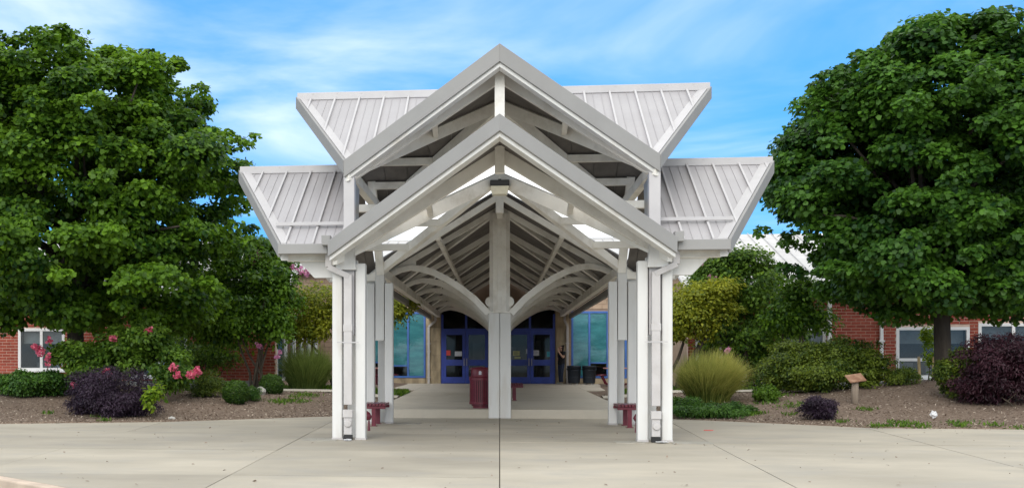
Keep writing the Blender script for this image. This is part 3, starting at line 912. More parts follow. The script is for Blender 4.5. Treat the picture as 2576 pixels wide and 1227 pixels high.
# sills under the side windows
for (x0, x1, z0, z1) in (WL, WR):
    B(MB().box(x0, x1, BY - .04, BY + .05, 0.25, z0 - .02), 'sill_wall', M['stained'], 0.01)

def window(parent, x0, x1, z0, z1, y, cols, rows, fm, fw=0.07, gm='glass', inv=None, blinds=None, name='window'):
    """frame bars, panes; each is a sub-part of the window"""
    w_ = MB()
    w_.box(x0, x1, y - .05, y + .05, z0, z0 + fw); w_.box(x0, x1, y - .05, y + .05, z1 - fw, z1)
    w_.box(x0, x0 + fw, y - .05, y + .05, z0 + fw, z1 - fw); w_.box(x1 - fw, x1, y - .05, y + .05, z0 + fw, z1 - fw)
    o = w_.build(name, fm, parent)
    o.matrix_parent_inverse = inv
    xs_ = [x0 + (x1 - x0) * c for c in cols]; zs_ = [z0 + (z1 - z0) * c for c in rows]
    def sub(mb, nm, m):
        s = mb.build(nm, m, o)
        return s
    for x in xs_[1:-1]: sub(MB().box(x - fw / 2, x + fw / 2, y - .045, y + .045, z0 + fw, z1 - fw), 'mullion', fm)
    for z in zs_[1:-1]: sub(MB().box(x0 + fw, x1 - fw, y - .04, y + .04, z - fw / 2, z + fw / 2), 'transom', fm)
    for a, b in zip(xs_[:-1], xs_[1:]):
        for c, d in zip(zs_[:-1], zs_[1:]):
            sub(MB().box(a + .01, b - .01, y - .006, y + .006, c + .01, d - .01), 'pane', M[gm])
    return o, sub
inv = Matrix.Translation((0, -BY, 0))
for k, (x0, x1, z0, z1) in enumerate((WL, WR)):
    n = 4
    o, sub = window(bld, x0, x1, z0, z1, BY + .02, [i / n for i in range(n + 1)], [0, 1], M['blue2'], 0.085, inv=inv)
    for i in range(n):
        a = x0 + (x1 - x0) * i / n + .05; b = x0 + (x1 - x0) * (i + 1) / n - .05
        drop = {0: [0.95, 1.3, 1.15, 0.70], 1: [0.66, 1.28, 0.95, 1.1]}[k][i]
        bl = MB(); z = z1 - .06
        bl.box(a, b, BY + .045, BY + .06, drop, z1 - .05)
        sub(bl, 'blind', M['teal'])
        if drop > 0.9: sub(MB().box(a, b, BY - .02, BY + .05, drop - .03, drop + .03), 'transom', M['blue2'])

o, sub = window(bld, WN[0], WN[1], WN[2], WN[3], BY + .02, [0, .38, .73, .86, 1], [0, 1], M['wframe'], 0.085, inv=inv)

# glazed entrance: arched head, four doors
ent = MB()
mull = [DX0, DX0 + 1.07, DX0 + 2.14, -0.42 + 0.0, 0.34, DX1 - 2.08, DX1 - 1.04, DX1]
TZ = 2.66
for x in (DX0, DX1 - .09): ent.box(x, x + .09, BY - .05, BY + .10, GZ, DZT - .2)
ent.box(DX0 + .09, DX1 - .09, BY - .05, BY + .10, TZ, TZ + .12)
for x in (DX0 + 1.05, -.35, .25, DX1 - 1.13): ent.box(x, x + .09, BY - .045, BY + .095, TZ + .12, 3.75)
ent.box(-.35, -.2, BY - .045, BY + .095, GZ, TZ); ent.box(.2, .34, BY - .045, BY + .095, GZ, TZ)
for sx, xe in ((-1, -DX0), (1, DX1)):
    lim = [(.27, 2.60), (.93, 3.16), (1.60, 3.56), (2.2, 3.74), (xe, 3.68)]
    for (a, b) in zip(lim[:-1], lim[1:]):
        ent.extr([(sx * a[0], a[1]), (sx * b[0], b[1]), (sx * b[0], b[1] - .10), (sx * a[0], a[1] - .10)], 'y', BY - .048, BY + .08)
entr = B(ent, 'entrance_frame', M['blue'])
def E(mb, name, m, parent=None):
    o = mb.build(name, m, parent or entr)
    return o
for sx, xe in ((-1, -DX0), (1, DX1)):
    E(MB().extr([(sx * .3, TZ + .1), (sx * (xe - .05), TZ + .1), (sx * (xe - .05), 3.62), (sx * 2.2, 3.68), (sx * 1.6, 3.5), (sx * .93, 3.1), (sx * .3, 2.7)], 'y', BY + .02, BY + .03), 'pane', M['glass_door'])
doors = [(DX0 + .09, DX0 + 1.06), (DX0 + 1.07, -.51), (.46 - .11, DX1 - 1.075), (DX1 - 1.065, DX1 - .09)]
for i, (x0, x1) in enumerate(doors):
    d = MB(); f = 0.13
    d.box(x0, x0 + f, BY - .03, BY + .04, GZ + .02, TZ); d.box(x1 - f, x1, BY - .03, BY + .04, GZ + .02, TZ)
    d.box(x0 + f, x1 - f, BY - .03, BY + .04, GZ + .02, GZ + .30); d.box(x0 + f, x1 - f, BY - .03, BY + .04, TZ - .15, TZ)
    d.box(x0 + f, x1 - f, BY - .03, BY + .04, 1.16, 1.42)
    door = B(d, 'door', M['blue'], 0.006)
    E(MB().box(x0 + f, x1 - f, BY + 0.0, BY + .01, GZ + .3, 1.16), 'pane', M['glass_door'], door)
    E(MB().box(x0 + f, x1 - f, BY + 0.0, BY + .01, 1.42, TZ - .15), 'pane', M['glass_door'], door)
    hx = x1 - .07 if i % 2 == 0 else x0 + .04
    E(MB().box(hx, hx + .03, BY - .08, BY - .03, 1.15, 1.48), 'handle', M['spout'], door)
# what shows dimly behind the glass
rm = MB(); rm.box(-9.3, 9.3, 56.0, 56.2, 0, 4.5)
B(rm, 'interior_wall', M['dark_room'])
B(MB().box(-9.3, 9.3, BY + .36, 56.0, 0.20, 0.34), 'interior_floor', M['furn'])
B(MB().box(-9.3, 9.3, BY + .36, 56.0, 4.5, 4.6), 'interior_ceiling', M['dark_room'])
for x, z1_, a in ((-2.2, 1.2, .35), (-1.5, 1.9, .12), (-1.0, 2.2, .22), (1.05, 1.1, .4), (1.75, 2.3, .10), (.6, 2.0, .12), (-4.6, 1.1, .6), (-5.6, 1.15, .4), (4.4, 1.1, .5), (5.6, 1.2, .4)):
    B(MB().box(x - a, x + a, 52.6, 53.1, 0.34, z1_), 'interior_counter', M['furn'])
# jogged white downspouts beside the doors
for sx, xw in ((-1, -3.10), (1, 2.92)):
    y = BY - .20
    pts_ = [(sx * 2.80, y + .02, 3.34), (sx * 2.80, y, 3.12), (xw, y, 2.86), (xw, y, GZ)]
    for a, b in zip(pts_[:-1], pts_[1:]):
        B(MB().bar(a, b, 0.10, 0.10), 'downspout', M['spout'], 0.01)
    for z in (2.1, 1.75, 0.62):
        B(MB().box(xw - .075, xw + .075, y - .06, y + .10, z, z + .05), 'spout_strap', M['spout'])
# roof: white standing seam
ez, rz_, ry = 5.5, 7.25, 57.0
B(MB().box(-10.2, 10.2, BY - .42, BY - .36, ez - .22, ez + .06), 'eave_fascia', M['wframe'])
B(MB().box(-10.2, 10.2, BY - .36, BY + .05, ez - .20, ez - .14), 'soffit', M['wframe'])
k = -13.0
while k < 13.0:
    poly = [(k + .004, BY - .4), (k + .496, BY - .4), (k + .496, ry), (k + .004, ry)]
    zf = lambda x, y: ez + .06 + (rz_ - ez) * (y - BY + .4) / (ry - BY + .4)
    if -10.3 < k < 10.2: B(MB().prism(poly, zf, 0.04), 'roof_panel', M['white_roof'])
    if -10.3 < k < 10.2: B(MB().prism([(k - .02, BY - .4), (k + .004, BY - .4), (k + .004, ry), (k - .02, ry)], lambda x, y: zf(x, y) + .05, 0.09), 'seam', M['white_roof'])
    k += 0.5
B(MB().box(-10.3, 10.3, ry - .1, ry + .1, rz_ - .05, rz_ + .13), 'ridge_cap', M['white_roof'])
B(MB().prism([(-10.3, ry), (10.3, ry), (10.3, ry + 6), (-10.3, ry + 6)], lambda x, y: rz_ + .06 - (y - ry) * .27, .04), 'roof_slope', M['white_roof'])
for sx in (-1, 1):
    B(MB().box(sx * 9.4 - .1, sx * 9.4 + .1, BY + .36, ry + 6, 0, 5.4), 'side_wall', M['block'])

# ------------------------------------------------------------------ brick wings
def wing(name, label, sx, xin, xout, wins, view, wy=40.0):
    root = empty(name, (sx * (xin + xout) / 2, wy, 0), label=label, cat='building', group='brick classroom wings')
    inv = Matrix.Translation((-sx * (xin + xout) / 2, -wy, 0))
    def P(mb, nm, m, bevel=0.0):
        o = mb.build(nm, m, root, bevel=bevel); o.matrix_parent_inverse = inv
        return o
    x0, x1 = sorted((sx * xin, sx * xout)); zt = 3.75; zb = 0.66
    # backing wall round the openings
    cuts = sorted({x0, x1, *[w_[0] for w_ in wins], *[w_[1] for w_ in wins]})
    mb = MB()
    for a, b in zip(cuts[:-1], cuts[1:]):
        h = [w_ for w_ in wins if w_[0] <= a + 1e-6 and w_[1] >= b - 1e-6]
        if h:
            mb.box(a, b, wy + .03, wy + .3, 0, h[0][2]); mb.box(a, b, wy + .03, wy + .3, h[0][3], zt)
        else: mb.box(a, b, wy + .03, wy + .3, 0, zt)
    P(mb, 'wall', M['mortar'])
    P(MB().box(x0, x1, wy - .03, wy + .03, -.2, zb), 'foundation', M['found'])
    holes = [(w_[0], w_[1], w_[2], w_[3]) for w_ in wins]
    place_bricks(field(x0, x1, zb, zt, 0.315, 0.107, holes, j=0.0085, mm=.04), wy + .03, 'brick', M['brick'], root, inv, view, depth=0.014)
    # inner end wall, facing the walk
    xi = sx * xin
    xa, xb = min(xi, xi + sx * .25), max(xi, xi + sx * .25)
    if sx > 0:
        P(MB().box(xa, xb, wy + .3, BY + .04, 0, zt), 'side_wall', M['block'])
    else:                                   # glazed flank of the left wing
        ya, yb = wy + .3, BY - 1.2
        P(MB().box(xa, xb, ya, BY + .04, 0, .66).box(xa, xb, ya, BY + .04, 2.6, zt).box(xa, xb, yb, BY + .04, .66, 2.6), 'side_wall', M['block'])
        fr = MB().box(xa, xb + .03, ya, yb, .66, .74).box(xa, xb + .03, ya, yb, 2.52, 2.6)
        fo = P(fr, 'window', M['wframe'])
        n = 5
        for k in range(n + 1):
            y = ya + (yb - ya) * k / n
            MB().box(xa + .02, xb + .02, y - .05, y + .05, .74, 2.52).build('mullion', M['wframe'], fo)
            if k < n: MB().box(xb - .08, xb - .07, y + .05, y + (yb - ya) / n - .05, .74, 2.52).build('pane', M['glass'], fo)
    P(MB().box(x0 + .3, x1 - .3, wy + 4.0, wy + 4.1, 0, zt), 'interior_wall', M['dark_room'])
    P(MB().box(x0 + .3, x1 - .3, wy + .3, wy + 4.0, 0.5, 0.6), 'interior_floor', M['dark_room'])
    for w_ in wins:
        cols = w_[4]; rows = w_[5]
        o, sub = window(root, w_[0], w_[1], w_[2], w_[3], wy + .06, cols, rows, M['wframe'], 0.10, inv=inv)
        s = MB().box(w_[0] - .04, w_[1] + .04, wy - .05, wy + .02, w_[2] - .06, w_[2] - .002).build('sill', M['wframe'], o)
        sub(MB().box(w_[0] + .1, w_[1] - .1, wy + .30, wy + .32, w_[3] - .55, w_[3] - .05), 'blind', M['furn'])
        for q in range(2):
            xx = w_[0] + (w_[1] - w_[0]) * (.28 + .42 * q)
            sub(MB().box(xx - .28, xx + .28, wy + 1.2, wy + 1.7, 0.6, 1.32), 'desk', M['furn'])
    # eave and sloping white roof
    P(MB().box(x0 - .2, x1 + .2, wy - .45, wy - .39, zt - .12, zt + .12), 'eave_fascia', M['wframe'])
    P(MB().box(x0 - .2, x1 + .2, wy - .39, wy + .3, zt - .10, zt - .04), 'soffit', M['wframe'])
    k = x0 - .2
    while k < x1 + .2:
        zf = lambda x, y: zt + .12 + .34 * (y - wy + .45)
        P(MB().prism([(k + .004, wy - .45), (k + .45, wy - .45), (k + .45, wy + 7), (k + .004, wy + 7)], zf, .04), 'roof_panel', M['white_roof'])
        P(MB().prism([(k - .02, wy - .45), (k + .004, wy - .45), (k + .004, wy + 7), (k - .02, wy + 7)], lambda x, y: zf(x, y) + .05, .09), 'seam', M['white_roof'])
        k += .454
    return root, P
half = [0, .5, 1]
def WX(px): return at_y(px, 905, 40.0).x
wL, PL = wing('brick_wing', 'red brick wing behind the left maple with white framed windows', -1, 7.9, 24,
              [(WX(45), WX(162), 1.02, 2.55, half, [0, 1]), (WX(330), WX(470), 0.78, 2.55, half, [0, .36, 1])],
              [(-19.0, WX(45), 0.9, 2.3), (WX(162), WX(200), .8, 2.2), (WX(630), WX(690), 0.9, 2.3)])
wR, PR = wing('brick_wing', 'red brick wing behind the right maple with white framed windows', 1, WX(1731), 26,
              [(WX(1750), WX(1880), 0.7, 2.5, half, [0, 1]), (WX(1958), WX(2078), 0.8, 2.5, half, [0, 1]), (WX(2255), WX(2440), 0.80, 2.5, [0, .56, 1], [0, .36, 1]), (WX(2462), WX(2640), 0.80, 2.62, half, [0, .36, 1])],
              [(WX(2080), WX(2255), 1.2, 2.5), (WX(2440), WX(2462), .8, 2.6), (WX(2540), WX(2580), 2.6, 3.6)])
PR(MB().box(WX(2212), WX(2220), 39.88, 39.985, 0.66, 3.6), 'downspout', M['wframe'], 0.01)
PR(MB().box(WX(2209), WX(2223), 39.86, 39.99, 2.0, 2.06), 'spout_strap', M['wframe'])
PR(MB().box(WX(2080), WX(2090), 39.86, 39.985, 0.66, 3.6), 'downspout', M['wframe'], 0.01)

# ================================================================== VEGETATION
def nrm(a):
    return a / np.maximum(np.linalg.norm(a, axis=1, keepdims=True), 1e-9)
def leaf_obj(name, P_, Nn, T_, size, outline, m, parent=None, tint=None, curl=0.0, wide=1.0):
    """many small leaves, one polygon fan each; outline is (u, v, lift) rows"""
    n = len(P_); tpl = np.array(outline, dtype=float); k = len(tpl)
    Nn = nrm(Nn); T_ = nrm(T_ - Nn * np.sum(T_ * Nn, 1, keepdims=True)); Bt = np.cross(Nn, T_)
    s = np.asarray(size).reshape(-1, 1, 1) if np.ndim(size) else np.full((n, 1, 1), size)
    co = P_[:, None, :] + s * (tpl[None, :, 0:1] * wide * Bt[:, None, :] + tpl[None, :, 1:2] * T_[:, None, :] + tpl[None, :, 2:3] * Nn[:, None, :])
    me = bpy.data.meshes.new(name)
    me.vertices.add(n * k); me.vertices.foreach_set('co', co.astype(np.float32).ravel())
    me.loops.add(n * k); me.loops.foreach_set('vertex_index', np.arange(n * k, dtype=np.int32))
    me.polygons.add(n)
    me.polygons.foreach_set('loop_start', np.arange(0, n * k, k, dtype=np.int32))
    me.update(calc_edges=True)
    a = me.attributes.new('tint', 'FLOAT', 'FACE')
    a.data.foreach_set('value', np.clip(rng.uniform(0, 1, n) if tint is None else tint, 0, 1).astype(np.float32))
    me.materials.append(m)
    return link(name, me, parent)

MAPLE = [(0, 0, 0), (.52, .34, .04), (.16, 1.0, -.03), (-.22, .95, -.03), (-.50, .30, .04)]
OVAL = [(0, 0, 0), (.30, .30, .06), (.26, .65, .04), (0, 1, -.05), (-.26, .65, .04), (-.30, .30, .06)]
SLIM = [(0, 0, 0), (.14, .35, .03), (.10, .75, 0), (0, 1, -.04), (-.10, .75, 0), (-.14, .35, .03)]
PETAL = [(0, 0, 0), (.45, .35, .2), (.3, .9, .1), (-.3, .9, .1), (-.45, .35, .2)]

def unit(n):
    return nrm(rng.normal(size=(n, 3)))

def clumps(cs, rad, per, lsize, up=0.6, flat=0.65, inner=0.45, tintvar=0.28, droop=0.5, center=None):
    """leaf positions, normals, axes and tints for a set of leafy clumps"""
    cs = np.asarray(cs); n = len(cs)
    rad = np.asarray(rad) if np.ndim(rad) else np.full(n, rad)
    cnt = np.maximum(8, (per * (rad / np.median(rad)) ** 2).astype(int))
    idx = np.repeat(np.arange(n), cnt); m = len(idx)
    d = unit(m)
    d[:, 2] = np.where((d[:, 2] < 0) & (rng.uniform(size=m) < 0.55), -d[:, 2], d[:, 2])
    r = inner + (1 - inner) * rng.uniform(size=m) ** 0.55
    r = r * (1 + 0.12 * rng.normal(size=m))
    off = d * r[:, None] * rad[idx][:, None]; off[:, 2] *= flat
    P_ = cs[idx] + off
    c0 = cs.mean(0) if center is None else np.asarray(center)
    outw = nrm(P_ - c0)
    Nn = d * 0.55 + outw * 0.35 + np.array([0, 0, up]) + rng.normal(size=(m, 3)) * 0.55
    T_ = outw * 0.6 + d * 0.5 + rng.normal(size=(m, 3)) * 0.5 - np.array([0, 0, droop])
    base = rng.uniform(0.18, 0.72, n)
    tint = base[idx] + rng.normal(size=m) * tintvar * 0.7 + (rng.uniform(size=m) < .07) * .35
    size = lsize * rng.uniform(0.65, 1.25, m)
    return P_, Nn, T_, size, tint

def limb_pts(a, b, sag=0.12, n=5):
    a = Vector(a); b = Vector(b); L_ = (b - a).length
    out = []
    for i in range(n + 1):
        t = i / n
        p = a.lerp(b, t) + Vector((rng.normal() * .03 * L_, rng.normal() * .03 * L_, math.sin(t * PI) * sag * L_))
        out.append(p)
    out[0] = a; out[-1] = b
    return out

def maple(root, loc, prof, nclump, per, m, trunk_r, lsize, seed, z_low, outline=MAPLE, crad=(0.55, 1.0), holes=()):
    """prof: (height, radius left, radius right) rows of the crown"""
    global rng
    keep = rng; rng = np.random.default_rng(seed)
    hs = np.array([p[0] for p in prof]); rl = np.array([p[1] for p in prof]); rr = np.array([p[2] for p in prof])
    cs = []; rad = []
    zs = np.linspace(hs[0], hs[-1], 200)
    wgt = np.interp(zs, hs, (rl + rr) / 2) + 0.3
    wgt /= wgt.sum()
    # lobes: the outline swells and dips with direction and height
    ph = rng.uniform(0, 2 * PI, 8)
    while len(cs) < nclump:
        z = rng.choice(zs, p=wgt) + rng.uniform(-.1, .1)
        a = rng.uniform(0, 2 * PI)
        cx = math.cos(a)
        rmax = np.interp(z, hs, rr) * (cx > 0) + np.interp(z, hs, rl) * (cx <= 0)
        if abs(cx) < 0.5: rmax = np.interp(z, hs, (rl + rr) / 2)
        lob = 0.97 + 0.15 * math.sin(3 * a + ph[0] + 1.3 * z) + 0.13 * math.sin(5 * a + ph[1] - 1.9 * z) + 0.07 * math.sin(2.7 * z + ph[2])
        f = rng.uniform() ** 0.30
        cr_ = rng.uniform(*crad)
        if f > .8 and rng.uniform() < .4: cr_ *= 0.6
        R_ = max(0.05, rmax * lob * f - cr_ * 0.40)
        c = np.array([R_ * math.cos(a), R_ * math.sin(a) * 0.92, z])
        if any((c[0] - h[0]) ** 2 + (c[2] - h[1]) ** 2 < h[2] ** 2 for h in holes) : continue
        cs.append(c); rad.append(cr_)
    # stray sprays break the outline
    for _ in range(110):
        z = rng.uniform(hs[0] + .4, hs[-1] + .25); a = rng.uniform(0, 2 * PI)
        w0 = np.interp(z, hs, (rr if math.cos(a) > 0 else rl))
        for q in range(2):
            R_ = w0 * (rng.uniform(.80, 1.03) + .07 * q)
            cs.append(np.array([R_ * math.cos(a), R_ * math.sin(a) * .92, z + .12 * q])); rad.append(rng.uniform(.17, .30))
    cs = np.array(cs); rad = np.array(rad)
    mid = np.array([0, 0, (hs[0] + hs[-1]) / 2 - 0.5])
    P_, Nn, T_, s, tint = clumps(cs, rad, per, lsize, center=mid, flat=.55, up=.75)
    crown = leaf_obj('crown', P_, Nn, T_, s, outline, m, root, tint)
    tr = MB()
    h = z_low + 2.0
    tr.tube([(0, 0, -.15), (.01, 0, .12), (0.02, .01, .5), (0, .02, 1.2), (-.02, 0, z_low + .6), (.03, 0, h), (0.0, .05, hs[-1] * .6), (.05, 0, hs[-1] * .86)],
            [trunk_r * 1.55, trunk_r * 1.22, trunk_r * 1.05, trunk_r, trunk_r * .95, trunk_r * .75, trunk_r * .42, trunk_r * .12], 12)
    tr.build('trunk', M['bark'], root, smooth=True)
    order = rng.permutation(len(cs))[:28]
    for i in order:
        z0 = rng.uniform(z_low, hs[-1] * .55)
        lm = MB().tube(limb_pts((0, 0, z0), cs[i], .06), np.linspace(trunk_r * .42, .02, 6), 7)
        lm.build('limb', M['bark'], root, smooth=True)
    rng = keep
    return crown

def tree_root(name, loc, label, cat='tree', group=None, rz=0):
    return empty(name, loc, rz, label, cat, group)

# --- the two big maples
pL = Vector((-12.2, 32.0, float(bed_z(-12.2, 32.0))))
tL = tree_root('maple_tree', pL, 'huge dark green maple at the left edge, taller than the canopy', group='maples flanking the canopy')
maple(tL, pL, [(1.75, 2.9, 4.0), (2.4, 3.8, 5.3), (3.6, 4.8, 5.6), (4.8, 5.2, 5.0), (5.8, 5.2, 4.7), (6.8, 5.2, 4.9), (7.6, 5.0, 4.4), (8.2, 4.6, 3.9), (8.8, 4.2, 3.6), (9.2, 3.4, 3.1), (9.5, 2.2, 2.3)],
      480, 245, M['maple'], 0.24, 0.128, 11, 2.0, crad=(.36, .84))

pR = Vector((11.58, 31.6, float(bed_z(11.58, 31.6))))
tR = tree_root('maple_tree', pR, 'huge maple on the mulch mound right of the canopy, dark trunk showing', group='maples flanking the canopy')
maple(tR, pR, [(1.7, 2.5, 2.0), (2.2, 3.3, 2.9), (3.1, 3.8, 3.7), (4.4, 4.3, 4.4), (5.9, 4.3, 4.7), (7.0, 3.9, 4.5), (7.8, 3.2, 3.9), (8.4, 2.3, 3.1), (8.9, 1.4, 2.0), (9.35, .6, .9)],
      440, 245, M['maple2'], 0.205, 0.126, 23, 1.6, crad=(.36, .84))

def bushtree(root, blobs, per, lsize, m, stems=5, spread=.3, stem_r=.045, outline=OVAL, seed=1, crad=(.22, .5), flowers=None, nper=10, stem_m='stem', flow_m='pink', up=0.6):
    """a crown made of several leafy masses (x, y, z, rx, rz, count) on stems"""
    global rng
    keep = rng; rng = np.random.default_rng(seed)
    cs = []; rad = []
    for (x, y, z, rx, rz, n) in blobs:
        d = unit(n); f = rng.uniform(size=n) ** .4
        cr_ = rng.uniform(*crad, n)
        c = np.array([x, y, z]) + d * np.stack([np.maximum(rx * f - cr_ * .5, .02), np.maximum(rx * f * .9 - cr_ * .5, .02), np.maximum(rz * f - cr_ * .4, .02)], 1)
        cs.append(c); rad.append(cr_)
    cs = np.concatenate(cs); rad = np.concatenate(rad)
    P_, Nn, T_, s, tint = clumps(cs, rad, per, lsize, up=up)
    ok = P_[:, 2] > 0.02
    leaf_obj('crown', P_[ok], Nn[ok], T_[ok], s[ok], outline, m, root, tint[ok])
    for k in range(stems):
        a = rng.uniform(0, 2 * PI); r0 = spread * rng.uniform(.1, 1)
        i = rng.integers(len(cs))
        MB().tube(limb_pts((r0 * math.cos(a), r0 * math.sin(a), -.1), cs[i], .08), np.linspace(stem_r, stem_r * .35, 6), 7).build('stem', M[stem_m], root, smooth=True)
    for (x, y, z, r) in (flowers or []):
        n = int(70 * nper / 10 * (r / .12))
        d = unit(n)
        k3 = rng.normal(size=(4, 3)) * r * .55
        Pf = np.array([x, y, z]) + k3[rng.integers(0, 4, n)] + d * (r * .62 * rng.uniform(.2, 1, n) ** .5)[:, None]
        leaf_obj('flower_cluster', Pf, d + rng.normal(size=(n, 3)) * .5, unit(n), rng.uniform(.045, .085, n), PETAL, M[flow_m], root)
    rng = keep

def rel(px, py, y, root):
    p = at_y(px, py, y); return (p.x - root.location.x, p.y - root.location.y, p.z - root.location.z)
def blob(px, py, y, root, rpx, rpz, n):
    k = y / 2900.0
    x, yy, z = rel(px, py, y, root)
    return (x, yy, z, rpx * k, rpz * k, n)
def fl(px, py, y, root, r):
    return (*rel(px, py, y, root), r * .82)
def stand(px, y):
    p = at_y(px, 905, y); return Vector((p.x, y, float(bed_z(p.x, y))))

# --- crape myrtles and the smaller trees, left
q = stand(330, 29.3)
r_ = tree_root('crape_myrtle', q, 'low crape myrtle with red pink blooms right behind the large purple bush', 'shrub')
bushtree(r_, [blob(250, 905, 29.3, r_, 110, 75, 30), blob(370, 900, 29.4, r_, 110, 95, 34), blob(330, 860, 29.6, r_, 90, 60, 24), blob(440, 955, 29.0, r_, 55, 45, 14), blob(170, 890, 29.2, r_, 45, 35, 8)],
         190, .11, M['myrtle'], 9, .35, .028, OVAL, 31, (.2, .42),
         [fl(92, 868, 28.9, r_, .13), fl(104, 890, 28.9, r_, .16), fl(122, 900, 28.8, r_, .13), fl(128, 855, 28.9, r_, .08), fl(285, 850, 28.8, r_, .09), fl(375, 828, 28.7, r_, .10), fl(478, 940, 28.2, r_, .17), fl(495, 938, 28.2, r_, .13), fl(437, 925, 28.3, r_, .10), fl(445, 945, 28.3, r_, .09), fl(188, 968, 27.6, r_, .07), fl(265, 933, 27.6, r_, .11), fl(160, 915, 28.8, r_, .07)], 11)
for x, yp in ((430, 800), (455, 790), (405, 805)):
    pass
q = stand(640, 36.5)
r_ = tree_root('crape_myrtle', q, 'multi-stemmed crape myrtle with few pale pink blooms, left of the yellowish tree', 'tree')
bushtree(r_, [blob(610, 745, 36.5, r_, 150, 135, 80), blob(685, 720, 36.4, r_, 80, 115, 44), blob(560, 830, 36.2, r_, 130, 65, 40), blob(690, 820, 36, r_, 60, 55, 16), blob(650, 640, 37, r_, 55, 60, 14), blob(715, 640, 37.2, r_, 40, 55, 10)],
         125, .125, M['maple'], 8, .5, .05, OVAL, 37, (.3, .62),
         [fl(648, 640, 36.4, r_, .16), fl(636, 655, 36.4, r_, .12), fl(770, 678, 36.6, r_, .18), fl(757, 682, 36.6, r_, .13), fl(735, 668, 36.4, r_, .08), fl(437, 800, 35.5, r_, .2), fl(655, 870, 35.6, r_, .12), fl(700, 890, 35.7, r_, .11)], 11, flow_m='pale_pink')
q = stand(838, 38.0)
r_ = tree_root('cherry_tree', q, 'small yellow-green tree behind the front left posts, thin bent trunk', 'tree', 'small yellow-green trees')
bushtree(r_, [blob(800, 785, 38.0, r_, 100, 85, 46), blob(880, 775, 38.2, r_, 90, 75, 30), blob(985, 785, 38.2, r_, 52, 45, 18), blob(760, 835, 37.8, r_, 60, 42, 16), blob(1018, 765, 38.2, r_, 26, 20, 6)],
         120, .11, M['lime'], 3, .1, .07, OVAL, 41, (.3, .6), up=.8)
q = stand(1697, 37.6)
r_ = tree_root('cherry_tree', q, 'small yellow-green tree beside the front right post, forked dark trunk', 'tree', 'small yellow-green trees')
bushtree(r_, [blob(1745, 790, 37.6, r_, 100, 82, 46), blob(1790, 755, 37.4, r_, 80, 65, 26), blob(1660, 770, 37.8, r_, 60, 50, 14), blob(1700, 838, 37.6, r_, 65, 30, 12)],
         120, .11, M['lime'], 3, .12, .07, OVAL, 43, (.3, .6), up=.8, stem_m='bark')
q = stand(1850, 42.5 - 4)
r_ = tree_root('crape_myrtle', q, 'dark leafy crape myrtle with pink plumes between right yellowish tree and maple', 'tree')
bushtree(r_, [blob(1810, 705, 38.6, r_, 75, 75, 26), blob(1880, 730, 38.5, r_, 110, 95, 46), blob(1890, 850, 38.2, r_, 130, 80, 46), blob(1850, 660, 38.8, r_, 75, 48, 22), blob(1770, 690, 39, r_, 40, 62, 14), blob(1930, 690, 38.8, r_, 45, 40, 12)],
         115, .12, M['myrtle'], 9, .5, .05, OVAL, 47, (.3, .62),
         [fl(1757, 655, 38.0, r_, .20), fl(1772, 652, 38.0, r_, .13), fl(1792, 700, 38, r_, .15), fl(1782, 706, 38, r_, .08), fl(1828, 880, 36.6, r_, .12)], 11, flow_m='pale_pink')
q = stand(2010, 36.5)
r_ = tree_root('young_tree', q, 'light green slender tree at the left skirt of the right maple', 'tree')
bushtree(r_, [blob(2010, 760, 36.5, r_, 70, 75, 34), blob(1975, 810, 36.2, r_, 55, 55, 20), blob(2040, 800, 36.4, r_, 55, 60, 14)], 115, .12, M['maple'], 3, .1, .05, OVAL, 53, (.3, .55))
q = stand(1885, 40.2 - 1)
r_ = tree_root('dark_shrub', q, 'shadowy tall shrub beneath the right crape myrtle, beside the golden grass', 'shrub')
bushtree(r_, [blob(1900, 930, 38.4, r_, 60, 65, 26), blob(1960, 905, 38.6, r_, 45, 45, 10)], 110, .09, M['myrtle'], 4, .3, .03, OVAL, 59, (.25, .5))
q = stand(520, 38.8)
r_ = tree_root('dark_shrub', q, 'shadowy green shrub under the left maple against the brick wing', 'shrub')
bushtree(r_, [blob(520, 900, 38.8, r_, 95, 60, 34), blob(430, 880, 38.8, r_, 60, 50, 14)], 110, .1, M['myrtle'], 5, .3, .03, OVAL, 61, (.25, .5))

# --- rounded, spreading and purple shrubs
def shrub(name, label, px, base, rx_px, h_px, y, m, lsize, n, per, outline, seed, crad, cat='shrub', group=None, up=.5, extra=(), sq=1.0):
    q = stand(px, y)
    r_ = tree_root(name, q, label, cat, group)
    per = int(per * 2.7); lsize = lsize * 0.92
    k = y / 2900.0
    rx, h = rx_px * k, h_px * k
    bl = [(0, 0, h * .42, rx, h * .58, n)] + [(a * k, b, c * k, d * k, e * k, f) for a, b, c, d, e, f in extra]
    bushtree(r_, bl, per, lsize, m, 4, rx * .3, .02, outline, seed, crad, up=up)
    return r_
shrub('purple_shrub', 'large dome of dark purple foliage at the left plaza edge', 278, 1055, 128, 138, 26.4, M['purple'], .07, 100, 85, SLIM, 71, (.16, .34), group='purple shrubs',
      extra=[(-75, 0, 25, 60, 40, 16), (75, 0, 28, 60, 45, 16), (0, -.2, 25, 100, 38, 18)])
shrub('purple_shrub', 'small low purple bush on bare mulch in front of the lectern sign', 2065, 1040, 50, 62, 26.6, M['purple'], .07, 26, 110, SLIM, 73, (.12, .24), group='purple shrubs')
shrub('purple_shrub', 'massive wine purple bush filling the right edge beside the maple trunk', 2520, 1040, 118, 185, 28.0, M['wine'], .09, 120, 90, SLIM, 79, (.2, .4), group='purple shrubs',
      extra=[(-60, -.1, 40, 70, 50, 18), (50, 0, 60, 90, 70, 24)])
